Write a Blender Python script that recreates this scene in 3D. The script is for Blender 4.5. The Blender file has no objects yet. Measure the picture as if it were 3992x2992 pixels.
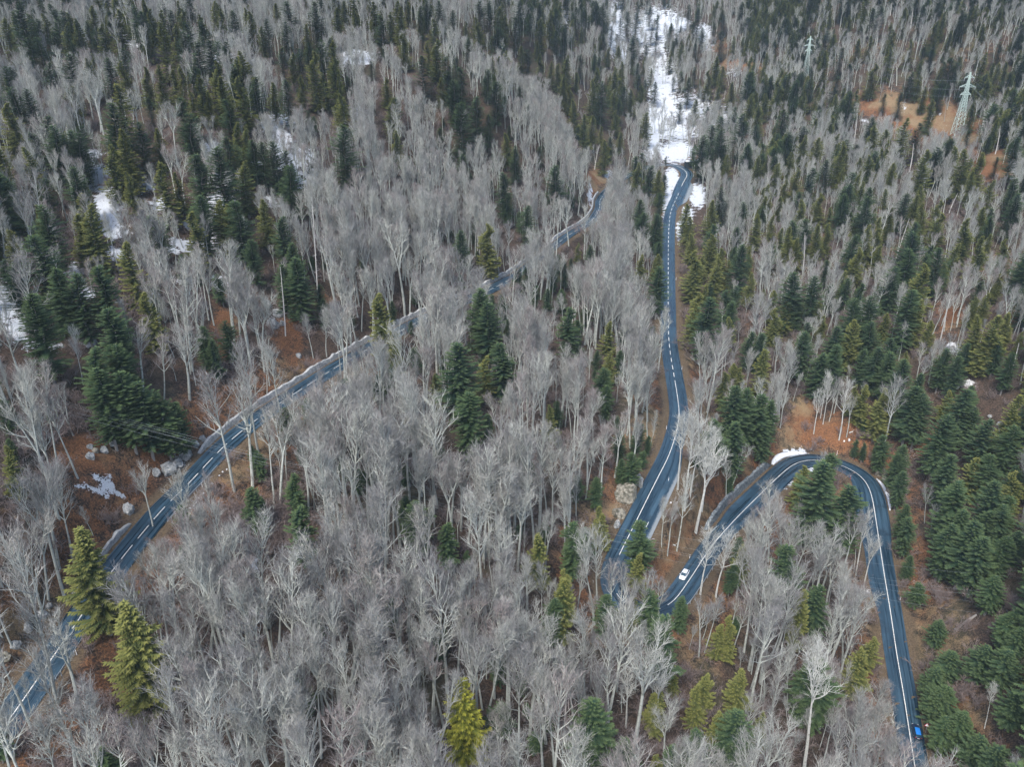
import bpy, math, random
import numpy as np
from mathutils import Vector, Matrix
R0 = random.Random(7)
RN = np.random.RandomState(11)
sc = bpy.context.scene
COL = sc.collection

# ------------------------------------------------------------------ camera, sky, sun, exposure
PW, PH, FPX = 3992.0, 2992.0, 3037.0
PITCH = math.radians(25.0)
CAMZ = 180.0
cam = bpy.data.cameras.new("camera")
cam.sensor_width = 36.0
cam.lens = 36.0 * FPX / PW
cam.clip_start, cam.clip_end = 1.0, 6000.0
camo = bpy.data.objects.new("camera", cam)
camo.location = (0, 0, CAMZ)
camo.rotation_euler = (math.pi / 2 - PITCH, 0, 0)
COL.objects.link(camo)
sc.camera = camo
SUN_EL, SUN_AZ = math.radians(52), math.radians(205)      # azimuth clockwise from +Y: behind the camera, a little to its left
w = bpy.data.worlds.new("World")
sc.world = w
w.use_nodes = True
nt = w.node_tree
bg = nt.nodes["Background"]
sky = nt.nodes.new("ShaderNodeTexSky")
sky.sky_type = 'NISHITA'
sky.sun_disc = False
sky.sun_elevation = SUN_EL
sky.sun_rotation = SUN_AZ
sky.air_density, sky.dust_density, sky.ozone_density = 1.0, 2.2, 1.6
nt.links.new(sky.outputs[0], bg.inputs[0])
bg.inputs[1].default_value = 0.135
sl = bpy.data.lights.new("sun", 'SUN')
sl.energy = 1.5
sl.angle = math.radians(18)
sl.color = (1.0, 0.985, 0.955)
so = bpy.data.objects.new("sun", sl)
COL.objects.link(so)
sd = Vector((math.sin(SUN_AZ) * math.cos(SUN_EL), math.cos(SUN_AZ) * math.cos(SUN_EL), math.sin(SUN_EL)))
so.rotation_euler = sd.to_track_quat('Z', 'Y').to_euler()
so.location = (0, -50, 400)
sc.view_settings.view_transform = 'Standard'
sc.view_settings.look = 'None'
sc.view_settings.exposure = 1.35
sc.view_settings.gamma = 1.0
cy = sc.cycles
cy.max_bounces = 4
cy.diffuse_bounces = 1
cy.glossy_bounces = 2
cy.transmission_bounces = 1
cy.volume_bounces = 0
cy.use_denoising = True
cy.denoiser = 'OPENIMAGEDENOISE'

# ------------------------------------------------------------------ picture <-> world
CF = np.array([0, math.cos(PITCH), -math.sin(PITCH)])
CU = np.array([0, math.sin(PITCH), math.cos(PITCH)])
CR = np.array([1.0, 0, 0])
CO = np.array([0, 0, CAMZ])


def ray(u, v):
    return CF + CR * ((u - PW / 2) / FPX) - CU * ((v - PH / 2) / FPX)


def at_z(u, v, z):
    d = ray(u, v)
    return CO + d * (z / d[2])


def at_d(u, v, dep):
    return CO + ray(u, v) * dep


def proj(P):
    Q = np.asarray(P, float) - CO
    dep = Q @ CF
    dd = np.where(np.abs(dep) < 1e-6, 1e-6, dep)
    return PW / 2 + FPX * (Q @ CR) / dd, PH / 2 - FPX * (Q @ CU) / dd, dep


def smooth(x, a, b):
    t = np.clip((x - a) / (b - a), 0, 1)
    return t * t * (3 - 2 * t)


# ------------------------------------------------------------------ the road: one centre line from the upper road over the bend to the lower road
# (picture x, y, height below the camera, half width towards its left, towards its right)
ROADPX = [
    (-330, 3260, -114), (-150, 3050, -113), (0, 2860, -112), (174, 2611, -110.5), (316, 2404, -109), (452, 2210, -107.5), (570, 2065, -106), (637, 1984, -105), (732, 1889, -103.5), (827, 1785, -102), (904, 1710, -101),
    (1038, 1608, -100), (1180, 1515, -99.3), (1340, 1415, -98.7), (1490, 1330, -98), (1630, 1255, -97.5), (1760, 1195, -97), (1995, 1085, -96),
    (2199, 930, -95), (2298, 866, -94), (2335, 818, -93.6), (2340, 780, -93), (2372, 738, -92), (2440, 690, -90.5), (2530, 650, -88.5),
    (2608, 639, -87), (2637, 643, -87), (2663, 656, -87.5), (2677, 670, -88.5), (2678, 684, -89.5), (2671, 699, -91), (2661, 717, -92.5), (2647, 750, -95), (2633, 782, -97.5), (2620, 811, -99.5), (2612, 842, -101.5),
    (2608, 886, -104), (2606, 935, -106.5), (2605, 1044, -111), (2605, 1202, -115.5), (2607, 1315, -118), (2615, 1390, -119.5), (2629, 1474, -121),
    (2642, 1554, -122), (2648, 1610, -122.6), (2644, 1650, -123), (2633, 1699, -123.5), (2608, 1775, -124.5), (2565, 1862, -126), (2520, 1952, -127.5), (2475, 2043, -129), (2425, 2142, -130.8),
    (2395, 2210, -132), (2385, 2275, -133), (2405, 2335, -133.8), (2455, 2378, -134.5), (2520, 2393, -135), (2580, 2380, -135.6), (2628, 2347, -136), (2661, 2301, -136.5), (2700, 2244, -137.2),
    (2760, 2152, -138.5), (2814, 2083, -139.5), (2904, 1988, -141.5), (3000, 1894, -143.5), (3045, 1850, -144.3), (3085, 1817, -145), (3120, 1800, -145.6), (3160, 1792, -146), (3215, 1795, -146.6), (3271, 1810, -147.3), (3320, 1832, -148),
    (3362, 1862, -148.8), (3389, 1905, -149.6), (3404, 1960, -150.6), (3417, 2043, -152.2), (3432, 2140, -154), (3449, 2250, -156), (3471, 2385, -158.5), (3494, 2541, -161), (3521, 2698, -163.3), (3540, 2820, -165), (3567, 2992, -167.3), (3600, 3200, -170), (3625, 3400, -173)]
rp = np.array([at_z(u, v, z) for u, v, z in ROADPX])


def catmull(P, step=1.0):
    out = []
    Q = np.vstack([2 * P[0] - P[1], P, 2 * P[-1] - P[-2]])
    for i in range(1, len(Q) - 2):
        p0, p1, p2, p3 = Q[i - 1], Q[i], Q[i + 1], Q[i + 2]
        n = max(2, int(np.linalg.norm(p2 - p1) / step))
        t = np.linspace(0, 1, n, endpoint=False)[:, None]
        out.append(0.5 * (2 * p1 + (p2 - p0) * t + (2 * p0 - 5 * p1 + 4 * p2 - p3) * t ** 2 + (3 * p1 - p0 - 3 * p2 + p3) * t ** 3))
    return np.vstack(out + [Q[-2:-1]])


def resample(P, step):
    s = np.concatenate([[0], np.cumsum(np.linalg.norm(np.diff(P, axis=0), axis=1))])
    n = int(s[-1] / step) + 1
    q = np.linspace(0, s[-1], n)
    return np.stack([np.interp(q, s, P[:, k]) for k in range(3)], 1)


def soften(P, n, it=2):
    for _ in range(it):
        k = np.ones(2 * n + 1) / (2 * n + 1)
        Q = np.vstack([np.repeat(P[:1], n, 0), P, np.repeat(P[-1:], n, 0)])
        P = np.stack([np.convolve(Q[:, j], k, 'valid') for j in range(3)], 1)
    return P


road = resample(catmull(rp), 1.5)
road = soften(road, 2, 2)
rz = road.copy()
rz = soften(rz, 9, 2)
road[:, 2] = rz[:, 2]
road = resample(road, 1.5)
NR = len(road)
tang = np.gradient(road, axis=0)
tang[:, 2] = 0
tang /= np.linalg.norm(tang, axis=1)[:, None]
side = np.stack([tang[:, 1], -tang[:, 0], np.zeros(NR)], 1)          # to the right of travel (C away from us, B towards us ...)
ru, rv, rd = proj(road)


def near_px(u, v, lo=0, hi=None):
    hi = hi or NR
    k = np.argmin((ru[lo:hi] - u) ** 2 + (rv[lo:hi] - v) ** 2)
    return lo + int(k)


I_C = near_px(2530, 650)
I_BR = near_px(2677, 670)
I_BOT = near_px(2455, 2378)
I_HP = near_px(3215, 1795)
hl = np.full(NR, 3.3)
hr = np.full(NR, 3.3)
hl[near_px(2000, 1083):I_C] = hr[near_px(2000, 1083):I_C] = 2.6


def bump(i0, i1, amount, arr, soft=10):
    k = np.arange(NR)
    arr += amount * smooth(k, i0 - soft, i0) * (1 - smooth(k, i1, i1 + soft))


bump(I_BR - 25, I_BR + 20, 0.6, hl); bump(I_BR - 25, I_BR + 20, 0.6, hr)
bump(near_px(2655, 730, I_BR), near_px(2636, 778, I_BR), 3.6, hl, 8)               # the gravel lay-by below the bend (left of travel)
bump(near_px(2560, 1870, I_BR), near_px(2452, 2090, I_BR), 2.6, hl, 14)             # wide worn shoulder on the middle road
bump(I_HP - 40, I_HP + 25, 1.0, hl); bump(I_HP - 40, I_HP + 25, 1.3, hr)
bump(near_px(3405, 1970, I_HP), near_px(3452, 2270, I_HP), 1.6, hr, 12)

# ------------------------------------------------------------------ terrain: a thin-plate sheet through points read off the slopes
TZ = [(0, 2400, -101), (0, 1800, -85), (400, 1500, -83), (0, 1300, -73), (400, 1250, -75), (0, 1000, -64), (800, 1000, -72),
      (3000, 750, -91), (3400, 750, -83), (3992, 750, -76),
      (3000, 1100, -113), (3400, 1100, -107), (3992, 1100, -98), (2800, 1200, -117), (3000, 1500, -131), (3400, 1500, -128), (3900, 1500, -117), (2800, 1500, -127), (3300, 1680, -141), (3600, 1780, -142), (3750, 1800, -139), (3950, 2200, -140), (3750, 2250, -150), (3700, 2500, -153), (3950, 2700, -147), (3950, 2990, -150), (3720, 2850, -159),
      (3220, 2080, -149), (3000, 2300, -146), (3200, 2400, -151), (3100, 2700, -153), (3250, 2990, -160), (2800, 2500, -142), (2600, 2700, -141), (2600, 2990, -144), (2750, 1900, -133), (2720, 2050, -134.5), (2900, 1700, -135), (2000, 2300, -126), (2250, 2500, -133), (2000, 2700, -131), (2000, 2990, -133), (2000, 1900, -119), (2300, 1700, -120),
      (2000, 1500, -110), (2300, 1300, -112), (2400, 1000, -107), (1500, 2300, -117), (1500, 2700, -123), (1500, 2990, -126), (1500, 1900, -110), (1700, 1600, -107), (1000, 2300, -112), (1000, 2700, -118), (1000, 2990, -120), (1000, 1900, -106), (600, 2400, -111), (500, 2700, -115), (500, 2990, -117), (200, 2990, -115)]
TD = [(0, 500, 310), (0, 200, 385), (0, 0, 440), (400, 700, 282), (400, 200, 390), (400, 0, 445), (800, 500, 300), (800, 200, 395), (800, 0, 460), (1300, 900, 292), (1300, 600, 325), (1300, 300, 392), (1300, 0, 490), (1700, 900, 330), (1900, 700, 386), (1900, 400, 395), (1900, 150, 500), (1900, 0, 570),
      (2250, 560, 520), (2200, 300, 545), (2200, 100, 620), (2200, 0, 670), (2550, 500, 605), (2600, 300, 700), (2600, 100, 800), (2600, 0, 860), (2900, 500, 550), (2900, 300, 620), (2900, 100, 680), (2900, 0, 720), (3136, 298, 600), (3400, 200, 560), (3400, 0, 640), (3728, 520, 495), (3992, 500, 450), (3992, 200, 520), (3992, 0, 580)]
TW = [(0, 0, 45), (-150, 40, 75), (-300, 100, 140), (-420, 260, 200), (150, 40, 5), (300, 120, 60), (420, 300, 120), (-700, 600, 330), (-700, 1000, 420), (0, 1500, 330), (-350, 1250, 350), (500, 1250, 360), (750, 850, 330), (650, 500, 220), (1000, 1300, 520), (-1100, 1300, 620), (0, 2000, 620), (900, 2000, 760), (-1000, 2000, 800), (-1300, 500, 600), (1300, 500, 560), (-700, 0, 250), (700, 0, 170)]
ctrl = [at_z(*a) for a in TZ] + [at_d(*a) for a in TD] + [np.array(a, float) for a in TW]
ctrl += [road[i] - np.array([0, 0, 0.1]) for i in range(8, NR, 22)]
ctrl = np.array(ctrl)


def tps_fit(P, lam=40.0):
    n = len(P)
    X = P[:, :2] / 100.0
    r = np.linalg.norm(X[:, None] - X[None], axis=2)
    K = r * r * np.log(r + 1e-9) + np.eye(n) * lam * 1e-4
    A = np.zeros((n + 3, n + 3))
    A[:n, :n] = K
    A[:n, n] = 1
    A[:n, n + 1:] = X
    A[n, :n] = 1
    A[n + 1:, :n] = X.T
    b = np.zeros(n + 3)
    b[:n] = P[:, 2]
    return np.linalg.solve(A, b), X


WT, XT = tps_fit(ctrl)


def tps(x, y):
    Q = np.stack([x, y], 1) / 100.0
    out = np.empty(len(Q))
    n = len(XT)
    for a in range(0, len(Q), 20000):
        q = Q[a:a + 20000]
        d2 = ((q[:, None, 0] - XT[None, :, 0]) ** 2 + (q[:, None, 1] - XT[None, :, 1]) ** 2)
        out[a:a + 20000] = (0.5 * d2 * np.log(d2 + 1e-12)) @ WT[:n] + WT[n] + q @ WT[n + 1:]
    return out


def axis_steps(a0, a1, fine, grow, c0, c1):
    v = [c0]
    while v[-1] < c1:
        v.append(v[-1] + fine)
    s = fine
    while v[-1] < a1:
        s = min(s * grow, 14)
        v.append(v[-1] + s)
    s = fine
    while v[0] > a0:
        s = min(s * grow, 14)
        v.insert(0, v[0] - s)
    return np.array(v)


gx = axis_steps(-1150, 1150, 1.7, 1.06, -150, 215)
gy = axis_steps(-40, 1900, 1.7, 1.05, 95, 430)
NX, NY = len(gx), len(gy)
GX, GY = np.meshgrid(gx, gy)
fx, fy = GX.ravel(), GY.ravel()
gz = tps(fx, fy)


def vnoise(x, y, seed, scale):
    rs = np.random.RandomState(seed)
    T = rs.rand(64, 64)
    u, v = x / scale, y / scale
    i, j = np.floor(u).astype(int), np.floor(v).astype(int)
    a, b = u - i, v - j
    a, b = a * a * (3 - 2 * a), b * b * (3 - 2 * b)
    g = lambda p, q: T[p % 64, q % 64]
    return (g(i, j) * (1 - a) + g(i + 1, j) * a) * (1 - b) + (g(i, j + 1) * (1 - a) + g(i + 1, j + 1) * a) * b - 0.5


gz = gz + vnoise(fx, fy, 1, 23) * 2.4 + vnoise(fx, fy, 2, 9) * 1.0 + vnoise(fx, fy, 3, 4) * 0.45
# bed the road in
rdist = np.full(len(fx), 1e9)
ridx = np.zeros(len(fx), int)
sel = np.where((fy < 640) & (fx > -200) & (fx < 330))[0]
RS = road[::2]
for a in range(0, len(sel), 8000):
    s_ = sel[a:a + 8000]
    d2 = (fx[s_, None] - RS[None, :, 0]) ** 2 + (fy[s_, None] - RS[None, :, 1]) ** 2
    k = d2.argmin(1)
    rdist[s_] = np.sqrt(d2[np.arange(len(s_)), k])
    ridx[s_] = k * 2
ridx = np.clip(ridx, 0, NR - 1)
rel = (fx - road[ridx, 0]) * side[ridx, 0] + (fy - road[ridx, 1]) * side[ridx, 1]
halfw = np.where(rel > 0, hr[ridx], hl[ridx])
wroad = 1 - smooth(rdist, halfw + 1.9, halfw + 9.0)
gz = gz * (1 - wroad) + (road[ridx, 2] - 0.16) * wroad
GZ = gz.reshape(NY, NX)


def ground(x, y):
    x = np.atleast_1d(np.asarray(x, float)); y = np.atleast_1d(np.asarray(y, float))
    i = np.clip(np.searchsorted(gx, x) - 1, 0, NX - 2)
    j = np.clip(np.searchsorted(gy, y) - 1, 0, NY - 2)
    a = np.clip((x - gx[i]) / (gx[i + 1] - gx[i]), 0, 1)
    b = np.clip((y - gy[j]) / (gy[j + 1] - gy[j]), 0, 1)
    return (GZ[j, i] * (1 - a) + GZ[j, i + 1] * a) * (1 - b) + (GZ[j + 1, i] * (1 - a) + GZ[j + 1, i + 1] * a) * b


TS = np.concatenate([np.arange(90, 500, 1.5), np.arange(500, 1700, 4)])


def hit(u, v, lift=0.0):
    """The ground point seen at picture point (u, v); with LIFT, the foot of something that tall whose top is seen there."""
    d = ray(u, v)
    P = CO[None] + d[None] * TS[:, None]
    below = P[:, 2] - lift - ground(P[:, 0], P[:, 1]) < 0
    k = int(np.argmax(below)) if below.any() else len(TS) - 1
    lo, hi = (TS[k - 1] if k else TS[0] - 2), TS[k]
    for _ in range(12):
        m = (lo + hi) / 2
        p = CO + d * m
        if p[2] - lift < ground(p[0], p[1])[0]:
            hi = m
        else:
            lo = m
    p = CO + d * hi
    return np.array([p[0], p[1], float(ground(p[0], p[1])[0])])


# ------------------------------------------------------------------ materials
def mat(name, color=(0.5, 0.5, 0.5), rough=0.9, spec=0.2, metal=0.0):
    m = bpy.data.materials.new(name)
    m.use_nodes = True
    b = m.node_tree.nodes["Principled BSDF"]
    b.inputs["Base Color"].default_value = (*color, 1)
    b.inputs["Roughness"].default_value = rough
    b.inputs["Specular IOR Level"].default_value = spec
    b.inputs["Metallic"].default_value = metal
    return m


class NB:
    """Small node builder on a material."""
    def __init__(s, m):
        s.nt = m.node_tree
        s.b = s.nt.nodes["Principled BSDF"]

    def n(s, t, **kw):
        x = s.nt.nodes.new(t)
        for k, v in kw.items():
            setattr(x, k, v)
        return x

    def put(s, sock, v):
        if isinstance(v, (int, float)):
            sock.default_value = v
        elif isinstance(v, tuple):
            sock.default_value = (*v, 1) if len(v) == 3 and sock.type == 'RGBA' else v
        else:
            s.nt.links.new(v, sock)

    def noise(s, scale, detail=3, rough=0.55, vec=None):
        x = s.n("ShaderNodeTexNoise")
        x.inputs["Scale"].default_value = scale
        x.inputs["Detail"].default_value = detail
        x.inputs["Roughness"].default_value = rough
        if vec is not None:
            s.nt.links.new(vec, x.inputs["Vector"])
        return x.outputs["Fac"]

    def ramp(s, f, a, b):
        x = s.n("ShaderNodeMapRange", interpolation_type='SMOOTHSTEP')
        s.put(x.inputs[0], f)
        s.put(x.inputs[1], a)
        s.put(x.inputs[2], b)
        return x.outputs[0]

    def mix(s, f, a, b, mode='MIX'):
        x = s.n("ShaderNodeMix", data_type='RGBA', blend_type=mode)
        s.put(x.inputs[0], f)
        s.put(x.inputs[6], a)
        s.put(x.inputs[7], b)
        return x.outputs[2]

    def math(s, op, a, b=0.0):
        x = s.n("ShaderNodeMath", operation=op)
        s.put(x.inputs[0], a)
        s.put(x.inputs[1], b)
        return x.outputs[0]

    def attr(s, name):
        return s.n("ShaderNodeAttribute", attribute_name=name).outputs["Fac"]

    def rand(s):
        return s.n("ShaderNodeObjectInfo").outputs["Random"]

    def pos(s):
        return s.n("ShaderNodeNewGeometry").outputs["Position"]

    def color(s, c):
        s.put(s.b.inputs["Base Color"], c)

    def bump(s, h, strength, dist):
        x = s.n("ShaderNodeBump")
        x.inputs["Strength"].default_value = strength
        x.inputs["Distance"].default_value = dist
        s.put(x.inputs["Height"], h)
        s.nt.links.new(x.outputs[0], s.b.inputs["Normal"])


M = {}
# forest floor
m = M["ground"] = mat("forest_floor", rough=0.95, spec=0.1)
k = NB(m)
p = k.pos()
n_big, n_mid, n_fine, n_leaf = k.noise(0.045, 4, 0.6, p), k.noise(0.35, 4, 0.6, p), k.noise(2.2, 5, 0.7, p), k.noise(7.0, 2, 0.6, p)
c = k.mix(k.ramp(n_mid, 0.35, 0.68), (0.020, 0.016, 0.013), (0.066, 0.043, 0.031))
c = k.mix(k.ramp(n_fine, 0.38, 0.72), c, (0.115, 0.080, 0.060))
c = k.mix(k.math('MULTIPLY', k.ramp(n_big, 0.5, 0.72), 0.45), c, (0.075, 0.078, 0.042))
rust = k.math('ADD', k.attr("rust"), k.math('ADD', k.math('MULTIPLY', k.math('SUBTRACT', n_mid, 0.5), 1.5), k.math('MULTIPLY', k.math('SUBTRACT', n_fine, 0.5), 1.1)))
rc = k.mix(k.ramp(n_fine, 0.35, 0.65), (0.13, 0.056, 0.026), (0.29, 0.130, 0.055))
rc = k.mix(k.ramp(n_big, 0.45, 0.6), rc, (0.27, 0.19, 0.105))
rc = k.mix(k.ramp(n_leaf, 0.42, 0.7), rc, (0.075, 0.050, 0.034))
c = k.mix(k.ramp(rust, 0.30, 0.85), c, rc)
tan = k.math('ADD', k.attr("verge"), k.math('MULTIPLY', k.math('SUBTRACT', n_mid, 0.5), 0.8))
c = k.mix(k.ramp(tan, 0.3, 0.8), c, k.mix(k.ramp(n_fine, 0.3, 0.7), (0.070, 0.052, 0.036), (0.15, 0.108, 0.066)))
rk = k.math('ADD', k.attr("rock"), k.math('MULTIPLY', k.math('SUBTRACT', n_fine, 0.5), 1.6))
c = k.mix(k.ramp(rk, 0.62, 0.8), c, k.mix(k.ramp(n_leaf, 0.35, 0.65), (0.20, 0.21, 0.21), (0.42, 0.43, 0.42)))
sn = k.math('ADD', k.attr("snow"), k.math('ADD', k.math('MULTIPLY', k.math('SUBTRACT', n_mid, 0.5), 2.0), k.math('MULTIPLY', k.math('SUBTRACT', n_fine, 0.5), 1.5)))
sn = k.ramp(sn, 0.50, 0.68)
c = k.mix(sn, c, k.mix(k.ramp(n_leaf, 0.3, 0.7), (0.42, 0.45, 0.48), (0.64, 0.66, 0.68)))
k.color(c)
k.bump(n_fine, 0.6, 0.5)
# asphalt, its base colour tinted blue for the sky reflected in it
m = M["road"] = mat("asphalt", rough=0.42, spec=0.5)
k = NB(m)
uvn = k.n("ShaderNodeAttribute", attribute_name="lane").outputs["Vector"]
mp = k.n("ShaderNodeMapping")
mp.inputs["Scale"].default_value = (1.3, 0.035, 1)
k.nt.links.new(uvn, mp.inputs[0])
st = k.noise(1.0, 4, 0.6, mp.outputs[0])
p = k.pos()
fine, pat = k.noise(3.0, 4, 0.7, p), k.noise(0.16, 4, 0.65, p)
c = k.mix(k.ramp(st, 0.38, 0.66), (0.004, 0.017, 0.029), (0.034, 0.078, 0.116))
c = k.mix(k.ramp(pat, 0.5, 0.7), c, (0.008, 0.022, 0.036))
c = k.mix(k.math('MULTIPLY', fine, 0.35), c, (0.042, 0.070, 0.098))
worn = k.attr("worn")
c = k.mix(k.ramp(k.math('ADD', worn, k.math('MULTIPLY', k.math('SUBTRACT', fine, 0.5), 0.9)), 0.35, 0.75), c, (0.21, 0.23, 0.235))
k.color(c)
rr = k.mix(k.ramp(st, 0.35, 0.7), (0.22, 0.22, 0.22), (0.62, 0.62, 0.62))
k.put(k.b.inputs["Roughness"], rr)
k.bump(fine, 0.15, 0.05)
m = M["paint"] = mat("road_paint", (0.78, 0.77, 0.72), 0.7)
k = NB(m)
k.color(k.mix(k.ramp(k.noise(2.5, 4, 0.7, k.pos()), 0.42, 0.75), (0.66, 0.65, 0.60), (0.22, 0.24, 0.25)))
# snow, stone
m = M["snow"] = mat("old_snow", (0.84, 0.86, 0.88), 0.8, 0.3)
k = NB(m)
k.color(k.mix(k.ramp(k.noise(1.2, 4, 0.65, k.pos()), 0.5, 0.75), (0.72, 0.74, 0.76), (0.42, 0.41, 0.39)))
k.bump(k.noise(1.6, 4, 0.6, k.pos()), 0.7, 0.4)
for nm, ca, cb in (("rock", (0.17, 0.18, 0.18), (0.46, 0.46, 0.44)), ("mossy_rock", (0.10, 0.095, 0.07), (0.36, 0.33, 0.27)), ("wall_stone", (0.26, 0.27, 0.27), (0.56, 0.55, 0.52)), ("dark_wall", (0.07, 0.085, 0.095), (0.27, 0.29, 0.29)), ("pale_rock", (0.5, 0.5, 0.5), (0.75, 0.74, 0.72))):
    m = M[nm] = mat(nm, rough=0.92)
    k = NB(m)
    k.color(k.mix(k.ramp(k.noise(1.1, 5, 0.7, k.pos()), 0.35, 0.68), ca, cb))
    k.bump(k.noise(1.7, 5, 0.7, k.pos()), 0.8, 0.5)
# bark and twigs
m = M["bark"] = mat("pale_bark", rough=0.95, spec=0.1)
k = NB(m)
rd_ = k.rand()
c = k.mix(rd_, (0.33, 0.345, 0.315), (0.46, 0.475, 0.42))
c = k.mix(k.ramp(k.noise(1.3, 4, 0.65, k.pos()), 0.46, 0.72), c, (0.20, 0.21, 0.18))
k.color(c)
m = M["twig"] = mat("bare_twigs", rough=0.95, spec=0.05)
k = NB(m)
rd_ = k.rand()
c = k.mix(k.ramp(rd_, 0.0, 0.62), (0.235, 0.235, 0.225), (0.43, 0.44, 0.385))
c = k.mix(k.ramp(rd_, 0.70, 1.0), c, (0.30, 0.255, 0.235))
c = k.mix(k.math('MULTIPLY', k.attr("tip"), 0.80), c, (0.170, 0.152, 0.155))
k.color(c)
m = M["white_twig"] = mat("pale_twigs", (0.43, 0.43, 0.39), 0.95, 0.05)
m = M["white_bark"] = mat("white_bark", (0.55, 0.55, 0.50), 0.95, 0.1)
k = NB(m)
k.color(k.mix(k.ramp(k.noise(1.5, 3, 0.6, k.pos()), 0.5, 0.75), (0.48, 0.48, 0.44), (0.24, 0.24, 0.21)))
m = M["conifer_bark"] = mat("conifer_bark", (0.24, 0.22, 0.20), 0.95, 0.1)
m = M["dead_wood"] = mat("dead_wood", (0.50, 0.48, 0.45), 0.95, 0.1)
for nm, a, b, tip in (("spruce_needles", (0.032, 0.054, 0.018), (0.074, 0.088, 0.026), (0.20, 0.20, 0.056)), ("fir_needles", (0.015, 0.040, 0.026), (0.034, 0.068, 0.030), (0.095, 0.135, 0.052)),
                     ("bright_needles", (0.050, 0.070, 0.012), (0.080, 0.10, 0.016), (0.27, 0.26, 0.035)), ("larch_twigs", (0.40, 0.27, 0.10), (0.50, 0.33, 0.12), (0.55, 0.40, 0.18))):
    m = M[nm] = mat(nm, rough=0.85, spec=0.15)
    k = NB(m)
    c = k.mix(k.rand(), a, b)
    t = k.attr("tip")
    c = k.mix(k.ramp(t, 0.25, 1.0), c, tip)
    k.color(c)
M["brush"] = mat("brush_twigs", (0.21, 0.165, 0.15), 0.95, 0.05)
M["steel"] = mat("galvanised_steel", (0.42, 0.46, 0.48), 0.5, 0.4, 0.3)
M["pylon_paint"] = mat("pale_green_steel", (0.42, 0.52, 0.47), 0.6, 0.3)
M["wire"] = mat("wire", (0.30, 0.34, 0.35), 0.6, 0.3)
M["white"] = mat("white_plastic", (0.85, 0.85, 0.85), 0.5)
M["red"] = mat("red_paint", (0.55, 0.03, 0.03), 0.5)
M["black"] = mat("black_rubber_and_shade", (0.015, 0.015, 0.017), 0.7)
M["white_car"] = mat("white_car_paint", (0.78, 0.80, 0.82), 0.3, 0.5)
M["blue_car"] = mat("dark_blue_car_paint", (0.010, 0.022, 0.055), 0.35, 0.4)
M["blue_roof"] = mat("blue_car_roof", (0.02, 0.20, 0.62), 0.3, 0.5)
M["glass"] = mat("car_glass", (0.02, 0.05, 0.07), 0.08, 0.6)
M["lamp"] = mat("headlamp", (0.8, 0.8, 0.8), 0.2, 0.5)
M["tail"] = mat("tail_lamp", (0.4, 0.02, 0.02), 0.3, 0.5)
M["wood"] = mat("grey_wood", (0.30, 0.31, 0.22), 0.9, 0.1)
M["dark"] = mat("dark_stone", (0.03, 0.04, 0.05), 0.95, 0.1)


# ------------------------------------------------------------------ mesh helpers
def mesh_from(name, V, F, mats, mi=None, attrs=None, smooth_=False):
    me = bpy.data.meshes.new(name)
    V = np.asarray(V, np.float32)
    if isinstance(F, np.ndarray):
        nf, k_ = F.shape
        me.vertices.add(len(V))
        me.vertices.foreach_set("co", V.ravel())
        me.loops.add(nf * k_)
        me.loops.foreach_set("vertex_index", F.ravel().astype(np.int32))
        me.polygons.add(nf)
        me.polygons.foreach_set("loop_start", np.arange(0, nf * k_, k_, dtype=np.int32))
        me.update(calc_edges=True)
    else:
        me.from_pydata([tuple(map(float, v)) for v in V], [], F)
    for m_ in mats:
        me.materials.append(m_)
    if mi is not None:
        me.polygons.foreach_set("material_index", np.asarray(mi, np.int32))
    for an, (dom, typ, data) in (attrs or {}).items():
        a_ = me.attributes.new(an, typ, dom)
        a_.data.foreach_set("vector" if typ == 'FLOAT_VECTOR' else "value", np.asarray(data, np.float32).ravel())
    me.polygons.foreach_set("use_smooth", np.full(len(me.polygons), bool(smooth_)))
    me.update()
    return me


def link(name, data, parent=None, label=None, cat=None, group=None, kind=None):
    o = bpy.data.objects.new(name, data)
    COL.objects.link(o)
    if parent:
        o.parent = parent
    for a_, v_ in (("label", label), ("category", cat), ("group", group), ("kind", kind)):
        if v_:
            o[a_] = v_
    return o


def empty(name, loc, label, cat, group=None, rz=0.0):
    o = link(name, None, None, label, cat, group)
    o.empty_display_size = 1.0
    o.location = tuple(map(float, loc))
    o.rotation_euler = (0, 0, rz)
    return o


class Tri:
    """Collects triangles with a per-vertex tip value."""
    def __init__(s):
        s.v, s.f, s.t = [], [], []

    def tri(s, a, b, c_, ta=0, tb=0, tc=1):
        i = len(s.v)
        s.v += [a, b, c_]
        s.t += [ta, tb, tc]
        s.f.append((i, i + 1, i + 2))

    def tube(s, pts, rad, sides, ta=0.0, tb=0.0):
        n = len(pts)
        base = len(s.v)
        for i in range(n):
            d = pts[min(i + 1, n - 1)] - pts[max(i - 1, 0)]
            d = d / (np.linalg.norm(d) + 1e-9)
            h = np.array([1.0, 0, 0]) if abs(d[0]) < 0.8 else np.array([0, 1.0, 0])
            a_ = np.cross(d, h)
            a_ /= np.linalg.norm(a_)
            b_ = np.cross(d, a_)
            for q in range(sides):
                t = 2 * math.pi * q / sides
                s.v.append(pts[i] + rad[i] * (math.cos(t) * a_ + math.sin(t) * b_))
                s.t.append(ta + (tb - ta) * i / (n - 1))
        for i in range(n - 1):
            for q in range(sides):
                a_, b_ = base + i * sides + q, base + i * sides + (q + 1) % sides
                s.f += [(a_, b_, b_ + sides), (a_, b_ + sides, a_ + sides)]

    def mesh(s, name, m_):
        return mesh_from(name, np.array(s.v), np.array(s.f, np.int32), [m_], None, {"tip": ('POINT', 'FLOAT', s.t)})


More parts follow.
